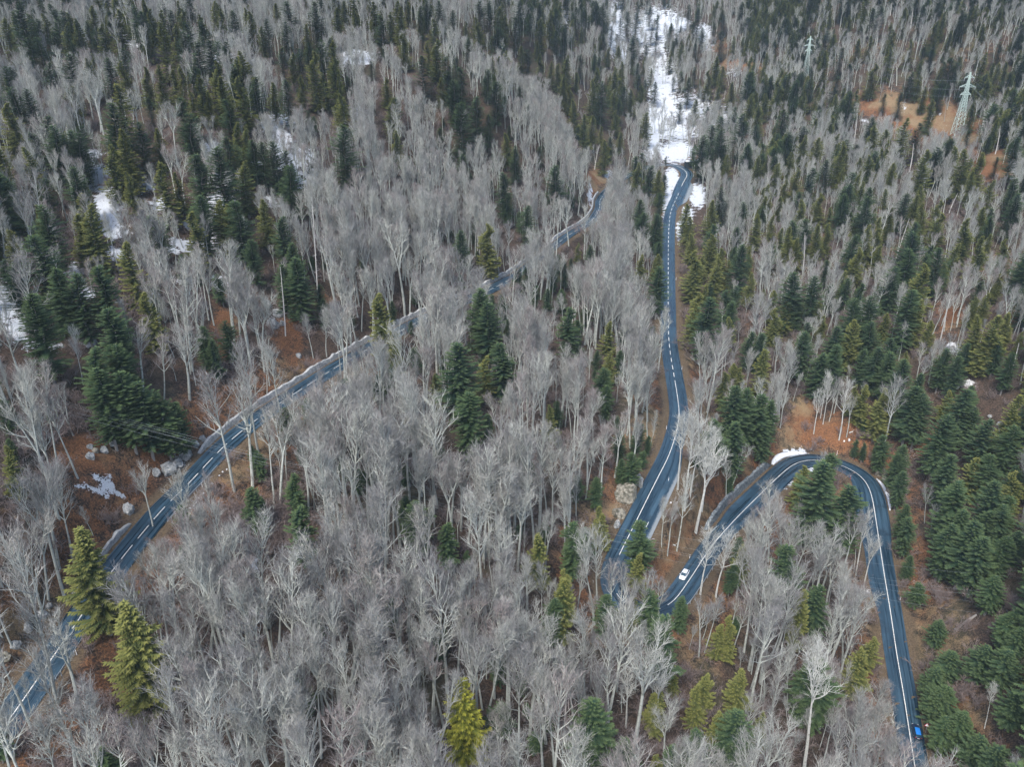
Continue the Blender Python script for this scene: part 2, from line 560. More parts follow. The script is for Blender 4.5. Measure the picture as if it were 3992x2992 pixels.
def joined(name, *parts):
    V, F, T, MI, ms = [], [], [], [], []
    off = 0
    for tr, m_ in parts:
        V.append(np.array(tr.v)); F.append(np.array(tr.f, np.int32) + off); T += tr.t
        off += len(tr.v)
        MI += [len(ms)] * len(tr.f)
        ms.append(m_)
    return mesh_from(name, np.vstack(V), np.vstack(F), ms, MI, {"tip": ('POINT', 'FLOAT', T)})


def nrm(v):
    return v / (np.linalg.norm(v) + 1e-9)


def perp(d, rnd):
    h = np.array([rnd.gauss(0, 1), rnd.gauss(0, 1), rnd.gauss(0, 1)])
    return nrm(h - d * (h @ d))


UP = np.array([0, 0, 1.0])


def grow(p, d, L, n, wob, trop, rnd):
    pts = [p]
    for i in range(n):
        d = nrm(d + wob * np.array([rnd.gauss(0, 1), rnd.gauss(0, 1), rnd.gauss(0, 1)]) + UP * trop)
        pts.append(pts[-1] + d * (L / n))
    return pts


def along(pts, t):
    x = t * (len(pts) - 1)
    i = min(int(x), len(pts) - 2)
    a_ = x - i
    return pts[i] * (1 - a_) + pts[i + 1] * a_, nrm(pts[i + 1] - pts[i])


def make_beech(seed, H=26.0, fork=False, low=0.42, spread=1.0, twigs=1.0, tw=0.036, wind=0.10):
    """A bare broadleaf: trunk and limbs in one mesh, branches and twigs in another."""
    rnd = random.Random(seed)
    T, C = Tri(), Tri()
    leaders = []
    lean = np.array([rnd.gauss(0, 0.05), rnd.gauss(0, 0.05), 1.0])
    if fork:
        fz = rnd.uniform(0.35, 0.52)
        pts = grow(np.zeros(3), nrm(lean), H * fz, 5, 0.03, 0.05, rnd)
        T.tube([pts[0] - UP * 1.2] + pts, [0.40] + list(np.linspace(0.34, 0.22, len(pts))), 6)
        nl = rnd.choice((2, 2, 3))
        a0 = rnd.uniform(0, 6.28)
        for q in range(nl):
            a_ = a0 + q * 6.283 / nl + rnd.uniform(-0.3, 0.3)
            d = nrm(np.array([math.cos(a_) * 0.24, math.sin(a_) * 0.24, 1.0]))
            lp = grow(pts[-1], d, H * (0.97 - fz) * rnd.uniform(0.85, 1.03), 7, 0.05, 0.07, rnd)
            T.tube(lp, list(np.linspace(0.19, 0.03, len(lp))), 5)
            leaders.append((lp, 0.12, 10))
    else:
        pts = grow(np.zeros(3), nrm(lean), H * 0.97, 11, 0.028, 0.05, rnd)
        T.tube([pts[0] - UP * 1.2] + pts, [0.36] + list(np.linspace(0.30, 0.025, len(pts))), 6)
        leaders.append((pts, low, 22))
    for lp, t0, nb in leaders:
        for q in range(nb):
            t = t0 + (1 - t0) * ((q + rnd.uniform(0, 0.9)) / nb) ** 0.9
            p, d = along(lp, min(t, 0.985))
            rel_t = (t - t0) / (1 - t0)
            L = H * 0.178 * spread * (0.55 + 0.65 * math.sin(math.pi * min(1, 0.25 + 0.70 * rel_t)) ** 0.8) * rnd.uniform(0.7, 1.2) * (0.8 if fork else 1.0)
            a_ = math.radians(rnd.uniform(30, 56) - 20 * rel_t)
            bd = nrm(d * math.cos(a_) + perp(d, rnd) * math.sin(a_))
            b1 = grow(p, bd, L, 5, 0.10, 0.16, rnd)
            T.tube(b1, list(np.linspace(0.105 * (1.15 - 0.6 * rel_t), 0.025, len(b1))), 4)
            for q2 in range(max(5, int(7.5 * twigs))):
                t2 = rnd.uniform(0.22, 1.0)
                p2, d2 = along(b1, min(t2, 0.99))
                a2 = math.radians(rnd.uniform(25, 55))
                L2 = L * rnd.uniform(0.26, 0.50) * (1.15 - 0.5 * t2)
                b2 = grow(p2, nrm(d2 * math.cos(a2) + perp(d2, rnd) * math.sin(a2)), L2, 3, 0.10, 0.20, rnd)
                C.tube(b2, [0.050, 0.040, 0.028, 0.014], 3, 0, 0.3)
                for q3 in range(max(3, int(4.4 * twigs))):
                    t3 = rnd.uniform(0.15, 1.0)
                    p3, d3 = along(b2, min(t3, 0.99))
                    a3 = math.radians(rnd.uniform(20, 50))
                    L3 = rnd.uniform(0.9, 1.9)
                    d3 = nrm(d3 * math.cos(a3) + perp(d3, rnd) * math.sin(a3) + UP * 0.25)
                    e = p3 + d3 * L3
                    s3 = perp(d3, rnd) * tw * 0.6
                    C.tri(p3 - s3, p3 + s3, e, 0.3, 0.3, 0.8)
                    for q4 in range(2):
                        t4 = rnd.uniform(0.1, 0.9)
                        p4 = p3 + d3 * L3 * t4
                        d4 = nrm(d3 + perp(d3, rnd) * rnd.uniform(0.35, 0.8) + UP * 0.15)
                        s4 = perp(d4, rnd) * tw * 0.5
                        C.tri(p4 - s4, p4 + s4, p4 + d4 * rnd.uniform(0.5, 1.15), 0.5, 0.5, 1.0)
    return T, C


def make_conifer(seed, kind, H=25.0, Rr=3.4, sparse=1.0, leaf=1.0):
    """kind s: drooping pointed spruce; f: dense round-topped fir; l: bare larch."""
    rnd = random.Random(seed)
    T, C = Tri(), Tri()
    pts = [np.array([rnd.gauss(0, 0.05) * i, rnd.gauss(0, 0.05) * i, H * i / 8 - (1.0 if i == 0 else 0)]) for i in range(9)]
    T.tube(pts, list(np.linspace(0.34, 0.02, 9)), 6)
    z0 = H * (0.10 if kind == 's' else 0.16)
    ga, gb, gp = rnd.uniform(0.10, 0.24), rnd.uniform(0.08, 0.18), [rnd.uniform(0, 6.28) for _ in range(4)]
    gone = [(rnd.uniform(0, 6.28), rnd.uniform(0.1, 0.8)) for _ in range(3)]
    z = z0
    while z < H * 0.985:
        u = (z - z0) / (H - z0)
        if kind == 'f':
            env = Rr * min(1.0, (1 - u) * 2.0) ** 0.55 * (0.80 + 0.2 * min(1, u * 3))
            nb = rnd.choice((7, 8, 9))
            rise = math.radians(-6 + 24 * u)
        else:
            env = Rr * ((1 - u) ** 0.66) * (0.74 + 0.26 * min(1, u * 4))
            nb = rnd.choice((6, 7, 8))
            rise = math.radians(-20 + 55 * u ** 1.4)
        nb = max(3, int(nb * sparse))
        a0 = rnd.uniform(0, 6.28)
        for q in range(nb):
            a_ = a0 + 6.283 * q / nb + rnd.uniform(-0.3, 0.3)
            wav = 1 + ga * math.sin(2 * a_ + gp[0] + 3.1 * u) + gb * math.sin(9 * u + gp[1] + a_) + 0.10 * math.sin(21 * u + gp[2] + 2 * a_)
            L = max(0.35, env * rnd.uniform(0.66, 1.14) * wav)
            if any(abs((a_ - g0 + 3.14) % 6.283 - 3.14) < 0.5 and abs(u - g1) < 0.07 for g0, g1 in gone):
                L *= 0.45
            if rnd.random() < 0.06:
                L *= 0.5
            out = np.array([math.cos(a_), math.sin(a_), 0.0])
            sd_ = np.array([-math.sin(a_), math.cos(a_), 0.0])
            rs = rise + rnd.uniform(-0.12, 0.12)
            p = np.array([0, 0, z + rnd.uniform(-0.2, 0.2)]) + along(pts, min(0.99, z / H))[0] * np.array([1, 1, 0])
            ns = max(3, int(2 + L * 2.9))
            sp = []
            for i in range(ns + 1):
                t = i / ns
                droop = (-0.10 * L * math.sin(t * 2.4) + 0.10 * L * t ** 3) if kind == 's' else 0.05 * L * t * t
                sp.append(p + out * (L * t * math.cos(rs)) + UP * (L * t * math.sin(rs) + droop))
            if kind == 'l':
                C.tube([sp[0], sp[ns // 2], sp[-1]], [0.035, 0.025, 0.008], 3, 0.2, 1)
                for i in range(ns * 3):
                    t = rnd.random()
                    b_, d_ = along(sp, min(0.99, t))
                    dd_ = nrm(out * 0.6 + sd_ * rnd.choice((-1, 1)) * rnd.uniform(0.4, 1) + UP * rnd.uniform(-0.5, 0.4))
                    s_ = perp(dd_, rnd) * 0.035
                    C.tri(b_ - s_, b_ + s_, b_ + dd_ * rnd.uniform(0.3, 0.8), 0.3, 0.3, 1)
                continue
            for i in range(ns):
                t = (i + 0.5) / ns
                b_ = sp[i]
                e_ = sp[i + 1]
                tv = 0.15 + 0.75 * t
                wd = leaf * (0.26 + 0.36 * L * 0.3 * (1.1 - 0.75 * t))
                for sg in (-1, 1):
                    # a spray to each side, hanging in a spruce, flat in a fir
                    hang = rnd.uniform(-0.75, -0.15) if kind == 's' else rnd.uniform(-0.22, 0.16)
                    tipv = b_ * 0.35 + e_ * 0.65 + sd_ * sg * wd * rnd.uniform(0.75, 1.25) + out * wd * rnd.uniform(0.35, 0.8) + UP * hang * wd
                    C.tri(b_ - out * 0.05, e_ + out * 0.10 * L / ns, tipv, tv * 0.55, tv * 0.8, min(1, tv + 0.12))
                    if kind == 's' or rnd.random() < 0.5:
                        q0 = b_ * 0.5 + e_ * 0.5
                        tip2 = q0 + sd_ * sg * wd * rnd.uniform(0.2, 0.7) + UP * (-rnd.uniform(0.35, 0.8) * (wd + 0.2) if kind == 's' else rnd.uniform(-0.3, 0.3) * wd) + out * rnd.uniform(-0.1, 0.3)
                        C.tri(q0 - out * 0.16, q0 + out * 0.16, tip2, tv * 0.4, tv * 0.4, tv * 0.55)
                if rnd.random() < 0.8:
                    q0 = b_ * 0.5 + e_ * 0.5
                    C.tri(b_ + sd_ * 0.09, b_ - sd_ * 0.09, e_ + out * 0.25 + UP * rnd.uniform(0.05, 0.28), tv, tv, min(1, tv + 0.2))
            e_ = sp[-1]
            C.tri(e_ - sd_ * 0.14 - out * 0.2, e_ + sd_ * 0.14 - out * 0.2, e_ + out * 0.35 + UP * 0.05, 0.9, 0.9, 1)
        z += (0.50 if kind == 'f' else 0.56) * rnd.uniform(0.8, 1.2) / (0.8 if kind == 'l' else 1.0)
    for q in range(5):
        a_ = q * 1.26
        C.tri(pts[-1] + np.array([math.cos(a_), math.sin(a_), 0]) * 0.18 - UP * 0.9, pts[-1] + np.array([math.cos(a_ + 1.5), math.sin(a_ + 1.5), 0]) * 0.18 - UP * 0.9, pts[-1] + UP * 0.25, 0.6, 0.6, 1)
    return T, C


def make_snag(seed, H=18.0):
    rnd = random.Random(seed)
    T, C = Tri(), Tri()
    pts = grow(np.zeros(3), nrm(np.array([rnd.gauss(0, 0.05), rnd.gauss(0, 0.05), 1])), H, 7, 0.02, 0.0, rnd)
    T.tube([pts[0] - UP] + pts, [0.32] + list(np.linspace(0.29, 0.06, len(pts))), 6)
    for q in range(34):
        t = rnd.uniform(0.25, 0.98)
        p, d = along(pts, t)
        d2 = nrm(perp(d, rnd) + UP * rnd.uniform(-0.35, 0.2))
        L = rnd.uniform(0.4, 2.2) * (1.2 - t)
        C.tube([p, p + d2 * L * 0.5, p + d2 * L + UP * rnd.uniform(-0.2, 0.2)], [0.045, 0.03, 0.01], 3, 0, 1)
    return T, C


def make_bush(seed, H=3.0):
    rnd = random.Random(seed)
    C = Tri()
    for q in range(11):
        a_ = rnd.uniform(0, 6.28)
        d = nrm(np.array([math.cos(a_) * rnd.uniform(0.2, 0.9), math.sin(a_) * rnd.uniform(0.2, 0.9), 1.0]))
        st_ = grow(np.array([rnd.gauss(0, 0.3), rnd.gauss(0, 0.3), -0.2]), d, H * rnd.uniform(0.6, 1.1), 4, 0.12, 0.06, rnd)
        C.tube(st_, [0.035, 0.028, 0.02, 0.014, 0.006], 3, 0, 0.6)
        for j in range(16):
            p, d1 = along(st_, rnd.uniform(0.2, 0.99))
            d2 = nrm(d1 + perp(d1, rnd) * rnd.uniform(0.4, 1.0) + UP * 0.1)
            s_ = perp(d2, rnd) * 0.022
            L = rnd.uniform(0.5, 1.3)
            C.tri(p - s_, p + s_, p + d2 * L, 0.3, 0.3, 1)
            for jj in range(2):
                d3 = nrm(d2 + perp(d2, rnd) * 0.6)
                p3 = p + d2 * L * rnd.uniform(0.3, 0.8)
                s_ = perp(d3, rnd) * 0.018
                C.tri(p3 - s_, p3 + s_, p3 + d3 * rnd.uniform(0.3, 0.7), 0.5, 0.5, 1)
    return C


# ------------------------------------------------------------------ what lies where on the ground (picture points, spread, strength)
SNOW = [(2640, 590, 70, 45, 1.1), (2560, 600, 60, 40, .9), (2620, 700, 30, 50, 1.1), (2600, 770, 20, 55, 1.1), (2595, 850, 14, 50, .8), (2720, 760, 35, 50, 1.0), (2680, 840, 25, 40, 1.0), (2648, 900, 12, 50, .9), (2550, 500, 24, 120, 1.2), (2585, 330, 62, 120, .9), (2690, 430, 110, 80, .75), (2640, 500, 110, 60, .85), (2560, 210, 50, 80, .8), (2490, 150, 40, 70, .75), (2590, 420, 60, 90, .95), (2760, 480, 90, 40, .6), (2820, 460, 70, 45, .7),
        (2400, 110, 40, 120, .9), (2560, 100, 120, 80, .85), (2650, 90, 40, 25, 1.1), (2740, 130, 40, 40, .95), (2760, 180, 30, 30, .7), (2430, 190, 16, 60, 1.0), (2300, 760, 12, 50, .8), (2370, 680, 25, 20, .8), (2200, 60, 30, 60, .6), (2860, 280, 40, 20, .6),
        (40, 265, 28, 25, .9), (335, 130, 26, 44, 1.0), (365, 290, 30, 25, .8), (510, 165, 45, 40, .75), (650, 20, 30, 20, .8), (900, 240, 90, 34, 1.0), (1375, 225, 90, 34, 1.0), (1080, 480, 70, 40, .95), (1100, 550, 60, 50, .95), (1150, 620, 80, 60, .9), (1200, 690, 60, 45, .85), (1400, 440, 40, 30, .7), (830, 575, 40, 30, .9), (360, 690, 90, 60, .95), (300, 640, 70, 36, .8), (345, 600, 60, 22, .9),
        (420, 800, 60, 90, 1.0), (450, 900, 50, 40, .95), (560, 720, 60, 30, .8), (450, 990, 44, 30, 1.0), (700, 960, 60, 34, .9), (840, 790, 80, 44, .95), (820, 940, 44, 40, .9), (880, 700, 60, 40, .8), (10, 900, 40, 60, 1.1), (20, 980, 36, 40, 1.0), (30, 1180, 66, 80, 1.1), (80, 1290, 70, 50, 1.0), (170, 1350, 80, 20, .9), (330, 1140, 50, 34, .9), (300, 1060, 50, 40, .8), (480, 1180, 25, 14, .95), (600, 1150, 34, 16, .8), (735, 1095, 56, 20, .8), (870, 1095, 66, 25, .8),
        (1080, 780, 50, 30, .8), (340, 1340, 50, 16, .85), (990, 640, 40, 24, .7), (620, 800, 40, 30, .8), (760, 880, 50, 26, .8),
        (435, 1880, 26, 26, 1.0), (330, 1893, 46, 13, 1.0), (356, 1850, 22, 13, .95), (405, 1900, 15, 12, 1.0), (390, 1925, 15, 8, .95), (500, 1902, 9, 8, .9), (423, 2022, 14, 10, .95), (462, 1922, 9, 9, .8), (985, 2215, 26, 44, 1.05), (870, 2302, 18, 16, .95), (835, 2250, 20, 14, .8), (1150, 2480, 18, 12, .6),
        (3105, 1765, 50, 16, 1.0), (3160, 1830, 16, 10, .9), (3060, 1880, 34, 26, .8), (3515, 405, 18, 12, .9), (3245, 430, 22, 18, .9), (3370, 475, 20, 16, .8), (3545, 2022, 9, 6, 1.0), (3385, 2310, 9, 12, .9), (3355, 2066, 14, 12, .8)]
RUST = [(3210, 1690, 190, 80, .95), (3330, 1725, 130, 60, .8), (3130, 1640, 60, 90, 1.0), (2470, 1960, 90, 150, .9), (2390, 1990, 90, 80, .8), (2650, 2150, 130, 150, .85), (2560, 2230, 130, 80, .9), (2640, 2010, 60, 110, .8), (340, 1770, 150, 90, .9), (620, 1740, 140, 80, .95), (700, 1990, 50, 90, .65), (450, 1850, 160, 100, .5), (880, 1290, 60, 130, .9), (1120, 1310, 70, 110, .85), (1400, 960, 120, 40, .5), (3640, 475, 190, 80, 1.1), (3480, 410, 170, 60, .9), (3900, 640, 130, 70, 1.0), (3760, 560, 120, 60, .8),
        (2790, 175, 50, 40, .8), (2890, 245, 100, 40, .9), (3580, 2390, 110, 130, .6), (3500, 1980, 40, 160, .55), (3460, 1830, 90, 60, .8), (3570, 1740, 60, 60, .8), (2640, 575, 40, 16, 1.2), (2680, 610, 40, 14, 1.3), (2310, 760, 30, 90, .9), (2330, 690, 50, 40, .9), (2530, 1720, 60, 150, .8), (2780, 480, 60, 20, .5), (3420, 880, 90, 80, .7), (3700, 1230, 80, 80, .8), (3900, 1060, 120, 70, .7), (3960, 1230, 60, 40, .8), (3250, 900, 80, 60, .5), (3150, 2600, 90, 200, .4), (2830, 2330, 80, 60, .4), (1270, 1170, 60, 120, .4), (1950, 2620, 60, 150, .4), (1600, 2560, 120, 120, .3), (3700, 1700, 90, 60, .6), (3680, 2330, 90, 80, .55), (80, 2350, 60, 150, .6)]
ROCKY = [(1075, 1240, 70, 90, .62), (440, 1750, 110, 40, .55), (700, 1790, 60, 90, .7), (620, 1850, 60, 40, .6), (200, 2560, 120, 130, .45), (450, 1980, 60, 60, .5), (2430, 1960, 70, 110, .55), (3520, 1890, 36, 110, .66), (3560, 1760, 60, 60, .6), (3720, 1360, 60, 40, .75), (3770, 1500, 60, 30, .75), (3900, 1680, 60, 50, .6), (3600, 1560, 60, 40, .6), (3230, 425, 50, 30, .6), (3960, 650, 40, 40, 1.0), (990, 1350, 40, 60, .5), (920, 1220, 40, 30, .6), (880, 1420, 50, 40, .5), (3250, 60, 50, 30, .6)]
vu, vv, vd = proj(np.stack([fx, fy, gz], 1))
infront = vd > 20


def blobs(L):
    out = np.zeros(len(fx))
    for u, v, a, b, s in L:
        q = ((vu - u) / a) ** 2 + ((vv - v) / b) ** 2
        np.maximum(out, s * np.exp(-0.7 * q ** 1.5), out=out)
    return np.where(infront, out, 0)


a_snow, a_rust, a_rock = blobs(SNOW), blobs(RUST), blobs(ROCKY)
far_slope = np.where((vu > 2900) & (vv < 1500) & infront, 0.22, 0.0)
a_rust = np.maximum(a_rust, far_slope + vnoise(fx, fy, 9, 45) * 0.5 * (far_slope > 0))
a_rust = np.maximum(a_rust, np.where((rdist < 26) & (vv > 1400) & (vv < 3300) & infront, 0.62 * (1 - smooth(rdist, 9, 26)), 0))
a_verge = np.where(rdist < 14, 1.0 - smooth(rdist, halfw + 0.5, halfw + 5.0), 0)
a_rust = a_rust * (1 - 0.55 * np.clip(a_verge, 0, 1))
jj, ii = np.meshgrid(np.arange(NY - 1), np.arange(NX - 1), indexing='ij')
q0 = (jj * NX + ii).ravel()
FQ = np.stack([q0, q0 + 1, q0 + NX + 1, q0 + NX], 1)
gme = mesh_from("ground", np.stack([fx, fy, gz], 1), FQ, [M["ground"]], None, {n_: ('POINT', 'FLOAT', v_) for n_, v_ in (("snow", a_snow), ("rust", a_rust), ("rock", a_rock), ("verge", a_verge))}, True)
link("ground", gme, kind="structure")

# ------------------------------------------------------------------ road surface and its paint
CS = np.array([-1, -0.72, -0.4, -0.08, 0.08, 0.4, 0.72, 1.0])


def ribbon(i0, i1, offs, lift, step=1):
    idx = np.arange(i0, i1, step)
    V = [road[i] + side[i] * o_ + UP * lift for i in idx for o_ in offs(i)]
    nc = len(offs(i0))
    F = [(a * nc + c_, a * nc + c_ + 1, (a + 1) * nc + c_ + 1, (a + 1) * nc + c_) for a in range(len(idx) - 1) for c_ in range(nc - 1)]
    return np.array(V), np.array(F, np.int32), idx, nc


V, F, idx, nc = ribbon(0, NR, lambda i: [c_ * (hr[i] if c_ > 0 else hl[i]) for c_ in CS], 0.05)
lane = np.array([[c_ * 3.3, i * 1.5, 0] for i in idx for c_ in CS])
worn = np.array([max(0.0, (abs(c_) * (hr[i] if c_ > 0 else hl[i]) - 3.9) * 0.55) if i > I_BR - 60 and i < I_HP - 60 else (0.25 if abs(c_) > 0.9 else 0.0) for i in idx for c_ in CS])
link("road", mesh_from("road", V, F, [M["road"]], None, {"lane": ('POINT', 'FLOAT_VECTOR', lane), "worn": ('POINT', 'FLOAT', worn)}, True), kind="structure")
PV, PF = [], []


def strip(i0, i1, off, half):
    b_ = len(PV)
    n_ = max(2, int(abs(i1 - i0)) + 1)
    for x in np.linspace(i0, i1, n_):
        i = min(int(x), NR - 2)
        f = x - i
        p_ = road[i] * (1 - f) + road[i + 1] * f
        s_ = side[i]
        PV.append(p_ + s_ * (off - half) + UP * 0.075)
        PV.append(p_ + s_ * (off + half) + UP * 0.075)
    for q in range(n_ - 1):
        PF.append((b_ + 2 * q, b_ + 2 * q + 1, b_ + 2 * q + 3, b_ + 2 * q + 2))


I_NEAR = near_px(260, 2480)
I_M1 = near_px(2629, 1474, I_BR)
I_M2 = near_px(2415, 2165, I_BR)
strip(0, I_NEAR, 0, 0.11)
x = I_NEAR + 1.0
while x < I_C - 30:
    strip(x, x + 2.9, 0, 0.10)
    x += 4.3
strip(I_C - 42, near_px(2655, 727, I_BR), 0, 0.16)
x = near_px(2647, 750, I_BR) + 1.0
while x < I_M1:
    strip(x, x + 2.2, 0, 0.15)
    x += 4.0
strip(I_M1 + 1, I_M2, 0, 0.11)
x = I_M2 + 2.0
while x < near_px(2600, 2368, I_BOT) - 2:
    strip(x, x + 1.8, 0, 0.13)
    x += 3.6
strip(near_px(2610, 2360, I_BOT), NR - 1, 0, 0.11)
x = near_px(2540, 2060, I_BR)
while x < I_M2:
    strip(x, x + 1.5, -3.35, 0.07)
    x += 3.2
link("road_marking", mesh_from("road_marking", PV, PF, [M["paint"]]), kind="structure")

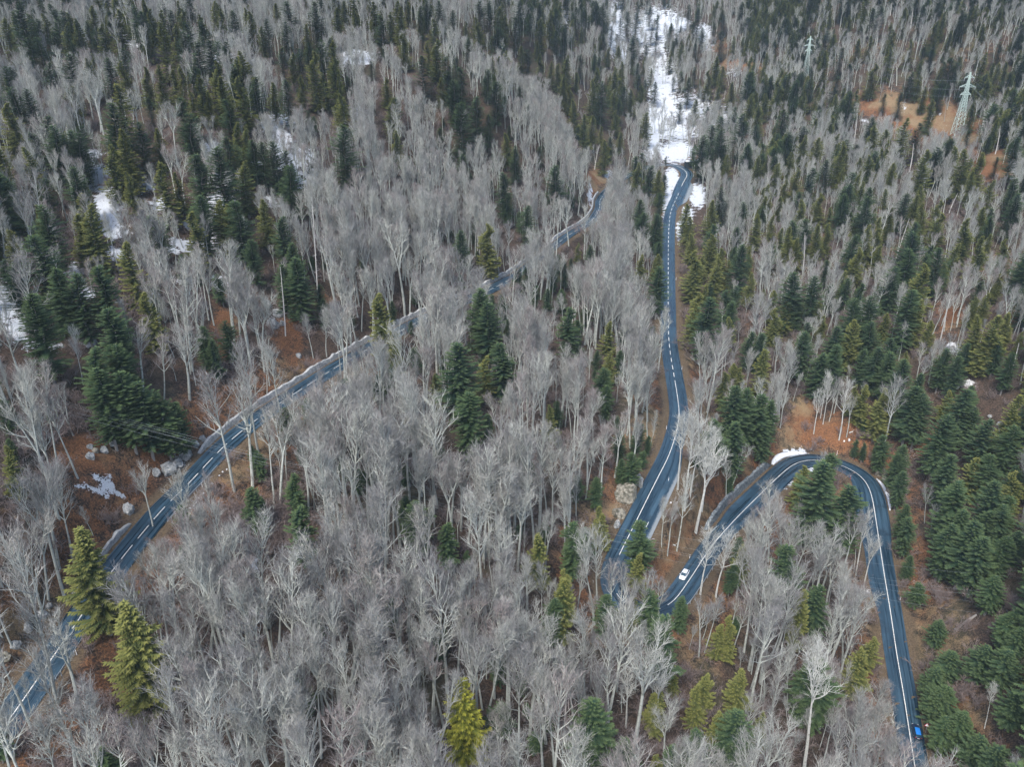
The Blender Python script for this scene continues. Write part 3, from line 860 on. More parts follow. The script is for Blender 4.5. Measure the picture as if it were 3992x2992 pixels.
# ------------------------------------------------------------------ trees seen one by one: conifer tops, read region by region
# each region: (x0, y0, scale, [(x, y of the top, crown width, kind, length in view), ...])
S1 = 1 / 2.211
CON = [
(0, 0, S1, [(30,140,130,'s',400),(110,90,130,'s',300),(150,0,220,'f',200),(245,110,120,'s',300),(320,150,110,'f',250),(375,110,120,'s',300),(465,70,130,'f',300),(540,80,130,'f',350),(600,100,120,'s',300),(650,150,120,'s',300),(570,190,130,'s',300),(460,260,120,'f',250),(240,310,140,'f',250),(320,310,140,'f',250),(375,370,80,'s',200),(620,350,80,'f',180),(590,450,170,'f',270),(410,530,140,'f',250),(40,560,150,'f',300),(100,740,170,'f',350),(220,760,160,'f',300),(70,880,200,'s',420),(820,220,100,'f',200),(880,200,140,'s',300),(935,90,90,'f',250),(1000,70,150,'s',400),(1160,60,130,'f',300),(1210,90,140,'f',300),(1300,70,130,'s',250),(1385,80,110,'s',350),(1385,180,160,'s',500),(1240,220,110,'s',300),(1470,80,120,'f',300),(1560,70,100,'s',200),(1500,200,140,'s',350),(1600,180,150,'f',350),(1570,260,140,'f',250),(1740,170,160,'f',250),(1720,120,100,'s',200),(1690,350,170,'f',300),(1800,340,170,'f',350),(1890,70,110,'s',180),(2000,85,130,'f',250),(2150,90,110,'s',200),(1045,410,140,'f',300),(920,490,140,'f',300),(1050,520,140,'s',300),(1240,570,120,'s',250),(1360,550,150,'s',400),(1480,590,130,'s',350),(1545,570,140,'s',350),(1655,560,130,'f',300),(1715,640,150,'s',350),(1850,520,160,'s',450),(1890,650,150,'s',350),(1640,770,110,'s',250),(1790,780,110,'s',250),(2065,650,170,'s',350),(2190,650,140,'f',400),(1000,710,200,'s',420),(960,870,230,'f',500),(1275,830,90,'f',120),(930,1050,170,'s',400),(1045,1100,200,'s',480),(930,1240,180,'s',350),(1190,1040,170,'f',350),(1350,1100,130,'s',300),(1550,830,160,'f',280),(1610,960,200,'f',380),(1950,850,160,'f',280),(2030,1050,150,'s',300),(1690,1310,230,'f',400),(1870,1260,250,'f',450),(1950,1170,160,'f',250),(2100,1100,150,'s',300),(2170,1200,150,'f',350),(1370,1380,210,'s',380),(1510,1480,130,'s',300),(2080,1380,170,'s',380),(1090,1470,140,'s',350),(620,1430,190,'f',400),(370,1530,140,'f',220),(720,1560,130,'s',300)]),
(1000, 0, S1, [(265,0,150,'f',180),(500,0,140,'f',200),(160,20,90,'s',150),(80,155,110,'f',350),(240,180,130,'f',300),(340,140,90,'f',90),(425,200,100,'s',300),(515,170,90,'f',150),(690,60,120,'s',210),(755,0,80,'s',220),(850,70,100,'s',140),(40,220,90,'s',280),(210,400,110,'f',300),(300,450,110,'s',300),(365,410,110,'f',350),(440,360,100,'f',250),(480,430,150,'s',500),(545,330,140,'f',450),(645,340,120,'s',400),(660,480,140,'s',300),(250,680,150,'f',350),(140,700,120,'s',250),(375,640,100,'s',250),(585,640,110,'s',250),(705,640,90,'s',300),(780,650,90,'f',100),(740,800,150,'s',270),(690,850,100,'s',200),(1010,10,120,'s',200),(1070,120,130,'f',200),(1150,100,90,'s',220),(1215,0,120,'s',150),(1240,50,130,'s',200),(1305,10,70,'s',120),(1080,320,60,'f',70),(1265,280,110,'s',200),(1410,40,90,'f',140),(1410,90,80,'s',140),(1470,0,90,'f',120),(1455,100,60,'s',150),(1570,0,110,'f',150),(1525,150,110,'s',250),(1690,80,110,'f',140),(1800,180,60,'s',110),(1885,140,80,'s',120),(1920,190,110,'s',190),(1825,315,100,'f',120),(2020,310,50,'s',170),(1930,0,120,'f',180),(2010,0,130,'f',250),(2090,50,120,'s',250),(2140,120,100,'s',200),(2075,220,130,'f',200),(1430,470,140,'f',220),(1545,330,130,'s',300),(1480,350,100,'s',200),(1640,480,130,'f',160),(1720,490,90,'f',150),(1590,660,90,'s',200),(1660,610,110,'f',180),(1760,570,150,'f',300),(1700,680,140,'f',200),(1730,800,110,'f',100),(1760,880,180,'f',320),(1895,820,180,'f',360),(2000,980,110,'f',180),(2065,690,140,'f',280),(1110,660,90,'s',180),(1155,840,130,'s',220),(1190,830,110,'f',230),(985,520,60,'f',130),(735,1060,210,'f',380),(1200,1120,120,'s',230),(1775,1320,100,'f',110),(2160,1140,110,'s',150),(2130,1480,150,'f',250),(40,1220,150,'f',350),(140,1210,170,'f',350),(240,1290,130,'f',300),(270,1420,180,'f',300)]),
(2000, 0, S1, [(60,0,130,'f',200),(20,130,110,'f',250),(150,100,90,'f',220),(240,150,110,'s',180),(330,80,110,'s',250),(370,60,110,'f',300),(440,230,90,'f',150),(370,260,80,'f',180),(540,50,90,'f',150),(620,60,90,'f',130),(590,230,60,'s',150),(720,0,90,'f',190),(780,20,100,'f',180),(810,180,50,'f',60),(850,220,60,'f',70),(930,150,60,'f',130),(990,100,80,'f',200),(1065,100,90,'f',130),(1080,0,60,'f',100),(1250,120,60,'f',200),(1200,200,60,'f',150),(1240,270,70,'f',140),(1520,30,70,'f',150),(1600,60,110,'f',150),(1560,180,60,'f',100),(1445,215,50,'f',70),(1040,300,100,'f',150),(910,390,60,'s',120),(820,400,60,'s',120),(1155,370,50,'f',120),(1575,370,60,'f',120),(1740,190,60,'f',120),(1800,260,90,'f',200),(130,420,110,'f',250),(70,390,100,'s',180),(210,350,60,'s',130),(240,460,100,'s',220),(330,520,70,'s',150),(390,540,90,'s',200),(460,470,100,'s',250),(440,640,100,'s',150),(550,620,60,'s',120),(590,460,80,'f',100),(700,520,60,'f',80),(720,580,110,'s',200),(690,680,130,'s',250),(770,690,140,'f',250),(880,590,110,'s',150),(1075,540,70,'f',200),(1090,640,80,'f',180),(1140,680,60,'f',100),(1230,700,70,'f',150),(830,750,60,'s',130),(880,760,90,'s',190),(915,850,80,'f',130),(960,740,80,'f',220),(1020,760,90,'s',160),(1115,720,70,'s',150),(490,740,90,'s',180),(530,850,110,'s',200),(720,870,70,'s',140),(620,980,130,'s',300),(690,990,110,'s',200),(890,950,80,'s',170),(1155,960,110,'s',250),(55,740,60,'f',120),(760,1080,60,'s',120),(930,1130,70,'s',150),(840,1180,80,'f',120),(790,1200,110,'s',300),(370,1420,150,'f',250),(230,1250,70,'f',120),(20,1250,100,'f',350),(1065,1340,100,'f',180),(1120,1310,80,'f',80),(1075,1400,110,'s',200),(1190,1420,110,'f',250),(1260,1460,110,'s',220),(1310,1500,70,'f',150),(1385,660,40,'f',70),(1460,610,60,'f',110),(1520,660,90,'f',220),(1690,600,90,'s',200),(1445,880,60,'f',110),(1580,850,80,'s',120),(1810,560,80,'s',200),(1760,480,90,'s',150),(1890,700,90,'s',180),(1770,740,80,'s',130),(2040,610,150,'f',170),(1570,570,60,'f',100),(1640,1160,140,'f',230),(1720,1070,130,'f',200),(1800,1110,130,'f',150),(1565,1240,70,'f',150),(1820,1240,90,'s',150),(1850,1330,90,'s',170),(1720,1280,60,'s',80),(1990,970,150,'f',220),(2060,800,120,'s',250),(2130,900,120,'s',200),(2100,1070,110,'f',150),(2030,1230,110,'f',180),(2180,800,90,'s',200),(2120,1340,100,'s',200),(1320,1340,26,'f',50)]),
(3000, 0, S1, [(90,670,120,'s',120),(240,690,110,'f',150),(350,680,100,'f',100),(700,780,140,'f',220),(640,850,110,'f',130),(300,800,100,'s',160),(220,830,100,'f',150),(130,940,130,'f',160),(1140,790,80,'f',200),(1000,800,60,'f',100),(1410,850,110,'s',170),(1190,1010,150,'s',320),(1010,1110,110,'s',130),(920,1070,120,'s',200),(550,1000,110,'s',170),(1760,880,90,'s',250),(1720,1120,80,'f',120),(1350,740,80,'s',90),(1490,680,100,'f',120),(910,540,110,'s',230),(560,290,90,'s',120),(490,430,120,'s',250),(630,400,90,'f',130),(1900,670,110,'s',200),(2080,620,100,'f',120),(2140,1180,150,'f',250),(1970,1350,60,'f',60),(1830,1310,160,'s',280),(1690,1280,160,'s',330),(1350,1280,180,'s',350),(880,1330,120,'s',200),(1070,1400,110,'s',160),(500,1370,110,'f',300),(430,1180,130,'s',250),(310,1160,120,'s',170),(190,1310,90,'s',170),(80,1400,110,'s',160),(240,1440,110,'s',180),(370,1440,120,'f',200),(2120,1530,130,'f',200),(1930,1550,130,'s',180),(1310,1590,110,'s',150),(140,1540,90,'s',140),(700,130,80,'s',150),(900,60,90,'f',150),(1180,60,90,'s',150),(1050,190,90,'s',150),(1440,170,100,'s',180),(1330,30,100,'f',150),(1850,200,100,'s',170),(2000,60,90,'s',160),(1570,260,90,'s',150),(880,300,80,'s',130),(770,330,90,'s',160),(530,110,80,'s',120),(300,150,80,'f',120),(1230,330,90,'s',140),(2000,350,90,'f',150)]),
(3000, 750, S1, [(290,60,130,'s',180),(450,0,120,'s',200),(650,10,140,'f',230),(860,30,150,'f',240),(530,120,80,'s',130),(100,30,80,'s',100),(210,240,130,'f',230),(330,220,130,'f',150),(240,390,110,'s',220),(420,270,130,'s',280),(510,260,110,'s',250),(30,190,90,'s',250),(110,300,80,'s',150),(760,170,100,'s',180),(740,360,140,'f',250),(770,470,140,'s',220),(940,310,110,'s',150),(960,450,110,'s',150),(500,580,90,'f',170),(220,680,190,'f',250),(400,720,160,'f',250),(680,740,110,'f',200),(1260,250,130,'f',250),(1240,330,200,'f',280),(1180,0,130,'f',180),(1280,10,130,'s',170),(1340,90,130,'s',200),(1470,60,110,'s',180),(1480,170,130,'s',200),(1730,220,170,'s',250),(1850,120,110,'s',180),(1920,200,100,'f',250),(1910,350,90,'s',200),(2130,110,110,'f',200),(2150,0,150,'f',170),(2050,400,110,'s',150),(2190,580,110,'s',200),(1330,610,190,'s',330),(1480,470,170,'f',350),(1210,610,120,'f',150),(1090,640,160,'f',200),(1530,600,100,'s',200),(1370,530,90,'f',150),(1230,830,200,'f',350),(800,780,110,'f',90),(890,890,170,'f',320),(750,910,160,'f',250),(1000,830,90,'s',130),(1020,1040,110,'s',180),(45,840,110,'s',170),(170,910,120,'s',280),(260,900,110,'f',220),(430,940,90,'s',150),(60,1000,140,'s',300),(470,1060,90,'s',200),(310,1200,170,'f',300),(590,1150,160,'f',200),(740,1090,170,'s',330),(890,1110,140,'f',250),(590,1310,170,'f',270),(460,1380,160,'f',250),(1310,920,160,'s',320),(1400,1100,110,'s',200),(1060,1250,130,'f',200),(940,1330,160,'f',300),(820,1350,120,'f',300),(1050,1370,170,'f',250),(1190,1370,70,'s',150),(1170,1440,200,'f',200),(1310,1560,120,'f',100),(1530,1340,140,'f',150),(1640,1410,140,'f',300),(1720,1300,110,'f',200),(1820,1060,150,'s',200),(1880,860,100,'s',300),(1880,1230,130,'s',350),(1960,1050,200,'s',300),(2060,1030,150,'s',250),(1780,900,100,'s',200),(2000,700,100,'s',200),(2180,1200,80,'s',200),(1990,1280,110,'f',220),(2100,1380,130,'f',220)]),
(2000, 750, S1, [(130,110,130,'f',250),(1100,60,120,'f',200),(1130,170,120,'f',160),(1240,180,130,'f',280),(1315,260,80,'f',200),(1295,430,90,'f',120),(1110,530,100,'s',150),(1230,560,70,'s',130),(1300,530,90,'s',150),(1320,640,160,'f',370),(1270,0,90,'f',200),(1505,90,110,'s',300),(1525,200,120,'s',250),(1555,350,120,'s',250),(1580,500,170,'s',400),(1720,60,120,'s',250),(1730,270,130,'f',180),(1710,360,130,'s',250),(1800,480,130,'s',300),(1760,560,140,'s',250),(1640,540,90,'s',250),(1865,580,90,'s',250),(1990,80,100,'f',120),(1980,450,160,'f',250),(2050,480,90,'s',280),(1910,470,80,'f',130),(2110,180,120,'s',250),(2160,120,80,'f',100),(2060,690,110,'s',250),(2165,830,60,'s',70),(1660,790,70,'s',120),(1700,900,220,'f',170),(1850,840,130,'f',150),(1920,800,90,'f',150),(1890,940,130,'f',200),(1600,850,140,'s',200),(1570,950,150,'s',300),(1870,1070,120,'s',180),(2060,1200,130,'f',200),(2150,1210,140,'f',220),(2170,1340,170,'s',300),(1910,1470,130,'s',200),(1830,1540,130,'s',120),(1975,1510,130,'s',150),(490,990,170,'f',400),(825,1100,140,'s',230),(840,1370,110,'s',180),(785,1510,150,'f',150),(665,450,70,'f',100),(560,430,60,'s',100),(450,590,80,'f',240),(45,650,90,'f',180),(300,830,90,'f',100),(1710,780,60,'f',60)]),
(0, 750, S1, [(350,100,220,'f',300),(70,310,150,'s',250),(300,350,260,'f',400),(650,180,170,'s',350),(750,100,230,'s',450),(700,0,170,'s',150),(120,600,220,'f',500),(470,640,230,'f',550),(640,690,230,'f',550),(830,620,250,'f',650),(1075,410,220,'s',400),(30,570,140,'f',400),(260,870,290,'f',500),(920,980,280,'f',520),(1640,160,190,'s',350),(1720,20,200,'f',500),(1880,60,190,'s',450),(2030,60,200,'f',450),(2160,400,150,'f',280),(1250,850,200,'s',430),(1740,1150,150,'f',260),(1820,1270,130,'f',240),(1945,1100,140,'f',180),(860,1520,120,'f',150),(1000,1300,220,'f',400),(800,1330,250,'f',420)]),
(1000, 750, S1, [(50,50,160,'s',350),(210,200,180,'f',250),(300,430,160,'f',200),(330,550,220,'f',450),(220,620,160,'f',250),(1760,320,130,'f',200),(1990,260,180,'s',480),(1065,860,220,'s',380),(1170,1200,150,'s',230),(1930,820,230,'f',400),(1990,950,220,'f',450),(1730,1280,270,'f',350),(1975,1410,160,'s',350),(2110,1290,200,'f',350),(1540,1560,130,'s',230),(1270,960,70,'f',120),(2160,0,100,'f',250),(530,790,90,'f',120)]),
(0, 1500, S1, [(690,1220,400,'s',880),(20,120,140,'f',300),(30,530,150,'s',450),(830,-150,260,'f',640),(1010,-120,260,'f',620),(1170,-40,250,'f',560),(1350,60,220,'f',470),(1500,150,180,'f',340),(2150,880,180,'f',260)]),
(1000, 1500, S1, [(30,960,90,'f',250),(360,1050,220,'f',380),(310,770,150,'f',250),(1830,60,240,'f',480),(1640,1190,170,'f',380),(1380,1000,200,'f',340)]),
(2000, 1500, S1, [(330,180,130,'s',280),(810,0,120,'f',150),(1170,440,60,'f',100),(940,640,90,'f',180),(1030,580,130,'f',160),(720,800,110,'f',250),(740,1050,110,'s',180),(820,1120,130,'s',150),(970,1160,190,'f',350),(990,1480,140,'s',180),(530,1190,200,'f',350),(220,1280,200,'s',330),(450,1590,120,'s',150),(1745,290,180,'f',280),(1930,320,190,'f',280),(1925,240,90,'l',120),(1870,110,110,'l',200),(1930,10,200,'f',250),(2030,30,190,'f',250),(2150,80,200,'f',500),(2180,330,140,'f',300),(1990,1380,150,'s',180)]),
(3000, 1500, S1, [(20,130,140,'f',400),(300,700,150,'s',320),(530,590,170,'f',350),(480,670,300,'f',400),(450,830,150,'s',400),(690,860,260,'f',330),(430,1070,150,'f',300),(660,1080,150,'f',250),(180,1390,230,'f',280),(760,0,110,'s',180),(830,0,140,'s',300),(990,30,180,'s',400),(1080,40,130,'s',350),(950,440,130,'f',220),(755,470,60,'f',80),(825,500,60,'f',80),(1160,520,150,'f',350),(1060,590,130,'f',200),(1130,740,130,'f',250),(1270,0,200,'f',420),(1340,70,180,'f',350),(1530,250,220,'f',350),(1700,30,210,'f',400),(1780,190,140,'s',350),(1900,300,200,'f',350),(1570,600,200,'f',250),(1800,620,170,'s',250),(1930,600,170,'s',250),(1640,820,250,'f',400),(1970,830,220,'s',350),(1680,1080,200,'f',300),(1780,1180,240,'s',400),(1910,1080,180,'s',350),(2080,960,170,'s',350),(2140,700,150,'s',300),(2030,1030,180,'s',300),(1860,1310,220,'s',350),(2050,1300,170,'s',350),(2160,1260,150,'f',300),(2120,350,180,'f',300),(1160,1030,120,'f',150),(1200,1140,140,'f',100),(1200,1470,90,'f',90),(1570,1200,200,'f',300)]),
(3000, 2250, 1 / 2.23, [(300,100,170,'s',500),(440,80,200,'f',480),(900,520,170,'s',370),(790,620,200,'s',350),(1310,50,130,'f',90),(1490,380,140,'f',120),(1980,0,220,'s',350),(2120,300,250,'f',400),(1900,600,300,'f',450),(1600,650,250,'f',250),(1450,790,250,'f',300),(1560,960,260,'f',400),(1430,950,230,'f',300),(1700,1180,350,'f',400),(1550,1230,300,'f',350),(1850,1380,350,'f',270),(2180,1000,200,'s',350),(2000,1480,300,'f',200),(2100,650,250,'f',350),(2200,450,200,'f',300)]),
(2000, 2250, 1 / 2.212, [(440,0,220,'s',500),(350,180,160,'f',400),(810,150,160,'f',200),(1030,160,130,'s',250),(1190,110,180,'f',250),(1460,170,130,'f',270),(1310,340,260,'f',450),(1790,390,140,'s',260),(1880,340,140,'s',350),(690,1050,300,'f',620),(970,1400,170,'f',250),(1230,1010,160,'s',220),(1280,980,110,'s',250),(1390,1460,150,'f',200),(1680,830,160,'s',300),(1600,920,150,'s',350),(1980,790,180,'s',350),(1940,1150,260,'f',380),(1790,1160,160,'s',300),(1590,1310,170,'f',330),(2150,1160,130,'s',300),(1250,1530,110,'s',120),(1400,760,90,'s',250)]),
(0, 2250, 1 / 2.212, [(1080,210,440,'s',800)]),
(1000, 2250, 1 / 2.212, [(1770,860,310,'b',680)]),
]
# bare trees with their whole trunk in view: foot and top in the picture, crown spread in metres, kind (n plain, k forked, w whitish)
BARE = [(2440, 2490, 2450, 2260, 1, 'n'), (2505, 2480, 2520, 2240, 1, 'k'), (2375, 2430, 2385, 2210, 1, 'n'), (2560, 2470, 2585, 2250, 1.1, 'n'), (2420, 2420, 2435, 2190, .9, 'n'), (914, 1916, 835, 1490, 1.25, 'n'), (985, 1902, 935, 1490, 1.1, 'n'), (597, 2055, 545, 1815, .9, 'k'), (316, 2815, 190, 2410, 1.2, 'k'), (123, 2785, 90, 2640, .8, 'n'), (1068, 1985, 1035, 1640, 1, 'n'), (1095, 1985, 1062, 1560, 1, 'n'), (1203, 2025, 1175, 1680, 1, 'k'), (1271, 2085, 1255, 1720, 1, 'n'), (1346, 2016, 1338, 1590, 1.1, 'n'), (1375, 2066, 1345, 1520, 1.1, 'n'), (1479, 2025, 1500, 1660, 1.3, 'k'), (1511, 2105, 1492, 1720, 1.1, 'k'), (1538, 2138, 1530, 1830, 1, 'n'), (1561, 2133, 1575, 1600, 1.2, 'n'), (1662, 2220, 1665, 1950, .8, 'n'), (1692, 2025, 1707, 1590, 1.1, 'n'), (1131, 2720, 1095, 2240, 1.1, 'n'), (1149, 2780, 1130, 2470, 1, 'n'), (1063, 2560, 1045, 2330, .9, 'n'), (1226, 2640, 1215, 2300, 1, 'n'), (1371, 2685, 1375, 2245, 1.2, 'k'), (1400, 2860, 1395, 2420, 1, 'n'), (1296, 2865, 1290, 2600, .9, 'n'), (1579, 2625, 1560, 2240, 1, 'n'), (1631, 2660, 1635, 2240, 1.1, 'n'), (1701, 2980, 1710, 2630, 1, 'n'), (1877, 2598, 1890, 2290, 1.1, 'k'), (1927, 2725, 1950, 2340, 1.1, 'n'), (1502, 2980, 1500, 2750, 1, 'n'),
        (2642, 1910, 2660, 1620, 1.1, 'w'), (2669, 1978, 2710, 1640, 1.1, 'w'), (2690, 1935, 2735, 1650, 1.1, 'w'), (2712, 2078, 2790, 1740, 1.2, 'w'), (2735, 1990, 2775, 1690, 1.2, 'w'), (2579, 2133, 2590, 1960, .9, 'n'), (2602, 2165, 2625, 1970, .9, 'k'), (2638, 2150, 2670, 1880, .9, 'n'), (2466, 1825, 2490, 1660, 1, 'n'), (2850, 1905, 2920, 1730, 1, 'n'), (2730, 2320, 2765, 2070, 1.2, 'w'), (2790, 2330, 2830, 2080, 1.2, 'w'), (2870, 2330, 2900, 2110, 1.1, 'n'), (3172, 1692, 3198, 1530, .9, 'w'), (3198, 1632, 3222, 1460, .8, 'w'), (3208, 1655, 3235, 1480, .8, 'w'), (3232, 1645, 3262, 1490, .8, 'n'), (3271, 1715, 3315, 1500, 1.1, 'w'), (3300, 1705, 3325, 1540, .8, 'n'), (3329, 2235, 3350, 2075, .8, 'w'), (3336, 2245, 3375, 2000, .8, 'w'), (3365, 2295, 3405, 2090, .9, 'w'), (3135, 3000, 3262, 2510, 1.1, 'w'), (3062, 2690, 3110, 2460, .8, 'n'), (3604, 2042, 3620, 1895, .8, 'n'), (3838, 2842, 3880, 2690, .9, 'w'),
        (766, 1295, 750, 970, 1, 'k'), (913, 1350, 880, 970, 1.1, 'n'), (626, 1115, 580, 830, 1.1, 'n'), (393, 515, 366, 318, 1.3, 'w'), (560, 480, 540, 330, .9, 'n'), (690, 640, 655, 400, 1, 'k'), (290, 640, 270, 480, .9, 'n'), (240, 580, 215, 350, .9, 'n'), (195, 1500, 150, 1350, .8, 'n'), (325, 1500, 280, 1290, .9, 'w'), (835, 1270, 800, 1010, .9, 'n'), (980, 1440, 935, 1130, 1.1, 'k'), (560, 1540, 530, 1275, 1.3, 'n'), (640, 1560, 625, 1330, 1.2, 'n'), (740, 1560, 720, 1270, 1.4, 'k'), (1450, 1010, 1440, 760, 1, 'n'), (1350, 1010, 1330, 720, 1, 'n'), (1230, 990, 1220, 760, 1, 'n'), (1285, 930, 1275, 720, 1, 'n'), (2560, 2830, 2580, 2600, 1.2, 'w'), (2440, 2840, 2460, 2610, 1.2, 'w'), (2050, 2660, 2080, 2370, 1.1, 'n'), (2150, 2790, 2180, 2560, 1, 'n')]
# dead or broken trunks: foot and top
DEAD = [(3395, 390, 3412, 320), (3148, 270, 3152, 240), (3470, 60, 3480, 10), (3550, 110, 3568, 30), (3625, 475, 3640, 428), (3328, 560, 3340, 440), (3545, 670, 3575, 560), (3130, 1060, 3152, 905), (3490, 1020, 3535, 850), (3700, 830, 3735, 750), (3800, 1080, 3830, 930), (3665, 1330, 3705, 1155), (3520, 1310, 3535, 1245), (3930, 1500, 3985, 1340), (1113, 1310, 1095, 1040), (1240, 1180, 1225, 760), (3555, 1690, 3562, 1640), (3285, 1235, 3300, 1150), (3880, 600, 3915, 490), (2318, 660, 2330, 560)]
# ------------------------------------------------------------------ places to name the trees by (picture point, phrase)
LM = [(90, 60, "in the top corner of the wooded hillside"), (260, 130, "just uphill of the short snow strip"), (380, 260, "downhill of the short snow strip"), (560, 100, "at the hilltop above the broad snow patch"), (640, 240, "beside the broad hillside snow patch"), (880, 330, "under the broad hillside snow patch"), (900, 60, "on the crest above the broad snow patch"),
      (60, 330, "at the hillside edge over the pale thicket"), (230, 330, "near the white forked tree"), (470, 470, "in the dark clump beyond the white forked tree"), (680, 480, "in the middle of the hillside wood"), (860, 480, "uphill of the steep snow streak"), (1000, 280, "beside the second snow patch's dark row"), (1220, 150, "in the row above the second snow patch"), (1240, 330, "in the tight row below the second snow patch"), (1500, 60, "on the bare hillside under the skyline"), (1330, 480, "alone among the beeches past the snow streak"),
      (880, 700, "in the dark mass over the steep snow streak"), (1080, 640, "over the lower end of the snow streak"), (1640, 240, "at the upper tip of the diagonal fir row"), (1800, 380, "in the thick diagonal row of firs"), (1960, 330, "just past the diagonal row of firs"), (1900, 60, "on the spur crest left of the snowy gully"), (2120, 90, "in the wooded spur beside the snowy gully"), (2250, 260, "along the spur edge facing the gully"), (2380, 380, "on the shaded bank of the snowy gully"), (2300, 560, "above the far bend of the upper road"),
      (2460, 90, "on the high snow of the gully"), (2560, 160, "standing in the gully's open snow"), (2560, 400, "beside the white stream bed"), (2700, 130, "on the snowy slope across the gully"), (2820, 330, "on the thinning snow across the gully"), (2760, 520, "above the snowbound road bend"), (2950, 480, "on the slope behind the snowbound bend"), (3060, 330, "around the farther lattice pylon"), (3250, 420, "between the two lattice pylons"), (3350, 120, "on the high slope over both pylons"), (3650, 100, "on the high slope over the nearer pylon"), (3900, 150, "on the high slope past the nearer pylon"),
      (3540, 380, "in the orange clearing by the nearer pylon"), (3780, 420, "right behind the nearer lattice pylon"), (3930, 560, "by the pale boulder on the slope"), (3600, 620, "just below the orange clearing"), (3300, 640, "on the mixed slope below both pylons"), (3060, 640, "on the mixed slope beyond the straight road"), (3080, 860, "on the mixed slope facing the straight road"), (3330, 850, "halfway up the mixed slope"), (3550, 880, "by the tall grey snag on the slope"), (3760, 900, "on the steep tawny slope"), (3930, 950, "on the steep tawny slope's far side"),
      (2490, 640, "just inside the snowbound bend"), (2560, 820, "lining the straight road's shaded verge"), (2590, 1050, "leaning over the straight road"), (2690, 850, "in the verge row opposite the snowbank"), (2740, 1020, "in the spruce row along the straight road"), (2880, 950, "behind the spruce row of the straight road"), (2800, 1170, "in the fir knot by the straight road"), (2950, 1250, "at the foot of the mixed slope"), (3150, 1200, "in the deep fir belt under the slope"), (3360, 1250, "in the fir belt above the hairpin"), (3580, 1180, "beside the leaning silver snags"), (3800, 1250, "on the rocky tawny ledges"), (3930, 1420, "above the rocky tawny ledges"), (3500, 1430, "in the dark belt over the hairpin"), (3250, 1500, "just above the orange bank of the hairpin"),
      (2870, 1450, "in the grove between road and hairpin"), (2960, 1620, "next to the hairpin's stone wall"), (2800, 1640, "by the golden larch"), (3430, 1560, "over the cut bank of the hairpin"), (3480, 1760, "on the cut bank of the hairpin"), (3230, 1900, "in the clump inside the hairpin"), (3080, 2150, "below the clump inside the hairpin"), (3540, 2000, "on the bank outside the hairpin"), (3690, 1700, "at the lower rocks beyond the hairpin"), (3850, 1600, "among the upper rocks beyond the hairpin"), (3750, 1950, "in the dark wood beyond the hairpin"), (3900, 2150, "in the dark wood above the fallen log"), (3900, 2450, "in the dark wood behind the warning sign"), (3700, 2600, "uphill of the blue car"), (3850, 2800, "in the dark corner past the blue car"), (3600, 2400, "on the brown bank of the lower road"),
      (3400, 2520, "on the lower road's valley side"), (3170, 2380, "in the pair by the tall thin trunks"), (3100, 2600, "around the tall white tree"), (2900, 2480, "below the white car's road"), (2870, 2780, "in the valley floor grove"), (2680, 2750, "in the valley floor brush"), (2600, 2450, "under the tight bend of the road"), (2450, 2350, "inside the tight bend of the road"), (2320, 2900, "in the lowest wood of the valley"), (2200, 2350, "in the yellow green trio by the bend"), (2100, 2100, "in the pair above the tight bend"), (2400, 2080, "at the road edge over the tight bend"), (2430, 1750, "on the cliff above the middle road"), (2350, 1500, "in the beech wood over the middle road"), (2230, 1280, "in the pale beech wood between roads"), (2250, 1020, "below the far end of the upper road"),
      (2050, 830, "just over the far end of the upper road"), (1870, 980, "beside the upper road's wooded stretch"), (1500, 1220, "touching the upper road"), (1850, 1230, "in the dark column between the roads"), (1770, 1420, "in the spruce trio between the roads"), (1850, 1600, "below the dark column between the roads"), (1750, 2120, "alone in the lower beech wood"), (1780, 2750, "bright in the lower beech wood"), (1400, 2150, "in the tall beech stand below the road"), (1250, 1800, "right below the upper road"), (1150, 2050, "beside the brown bank under the guard rail"), (960, 1950, "next to the guard rail"), (1250, 2600, "in the shaded lower beech wood"), (1600, 2450, "in the middle of the lower beech wood"), (800, 2450, "near the snow scraps in the lower wood"), (560, 2600, "at the near end of the upper road"), (250, 2200, "overhanging the near road"), (150, 2800, "in the brush by the near road"),
      (1380, 900, "in the straight trunked beech stand"), (1650, 750, "on the pale beech hillside"), (1700, 1000, "in the beech stand over the upper road"), (1150, 1050, "around the broken topped fir"), (1000, 1200, "by the grey scree above the road"), (880, 1350, "on the orange bank above the road"), (450, 1550, "in the black fir clump over the road"), (620, 1350, "beside the black fir clump"), (150, 1150, "at the snowy edge of the hillside"), (350, 1200, "in the dark hillside firs by the snow"), (330, 950, "between the hillside snow patches"), (500, 1000, "under the hillside snow patches"), (720, 880, "in the hillside firs under the snow"), (150, 800, "next to the pale leaning thicket"), (60, 1700, "in the tangled brush left of the clearing"), (650, 1120, "above the orange bank")]
LMX = np.array([(a, b) for a, b, _ in LM], float)


def phrase_at(u, v):
    return LM[int(np.argmin((LMX[:, 0] - u) ** 2 + (LMX[:, 1] - v) ** 2))][2]


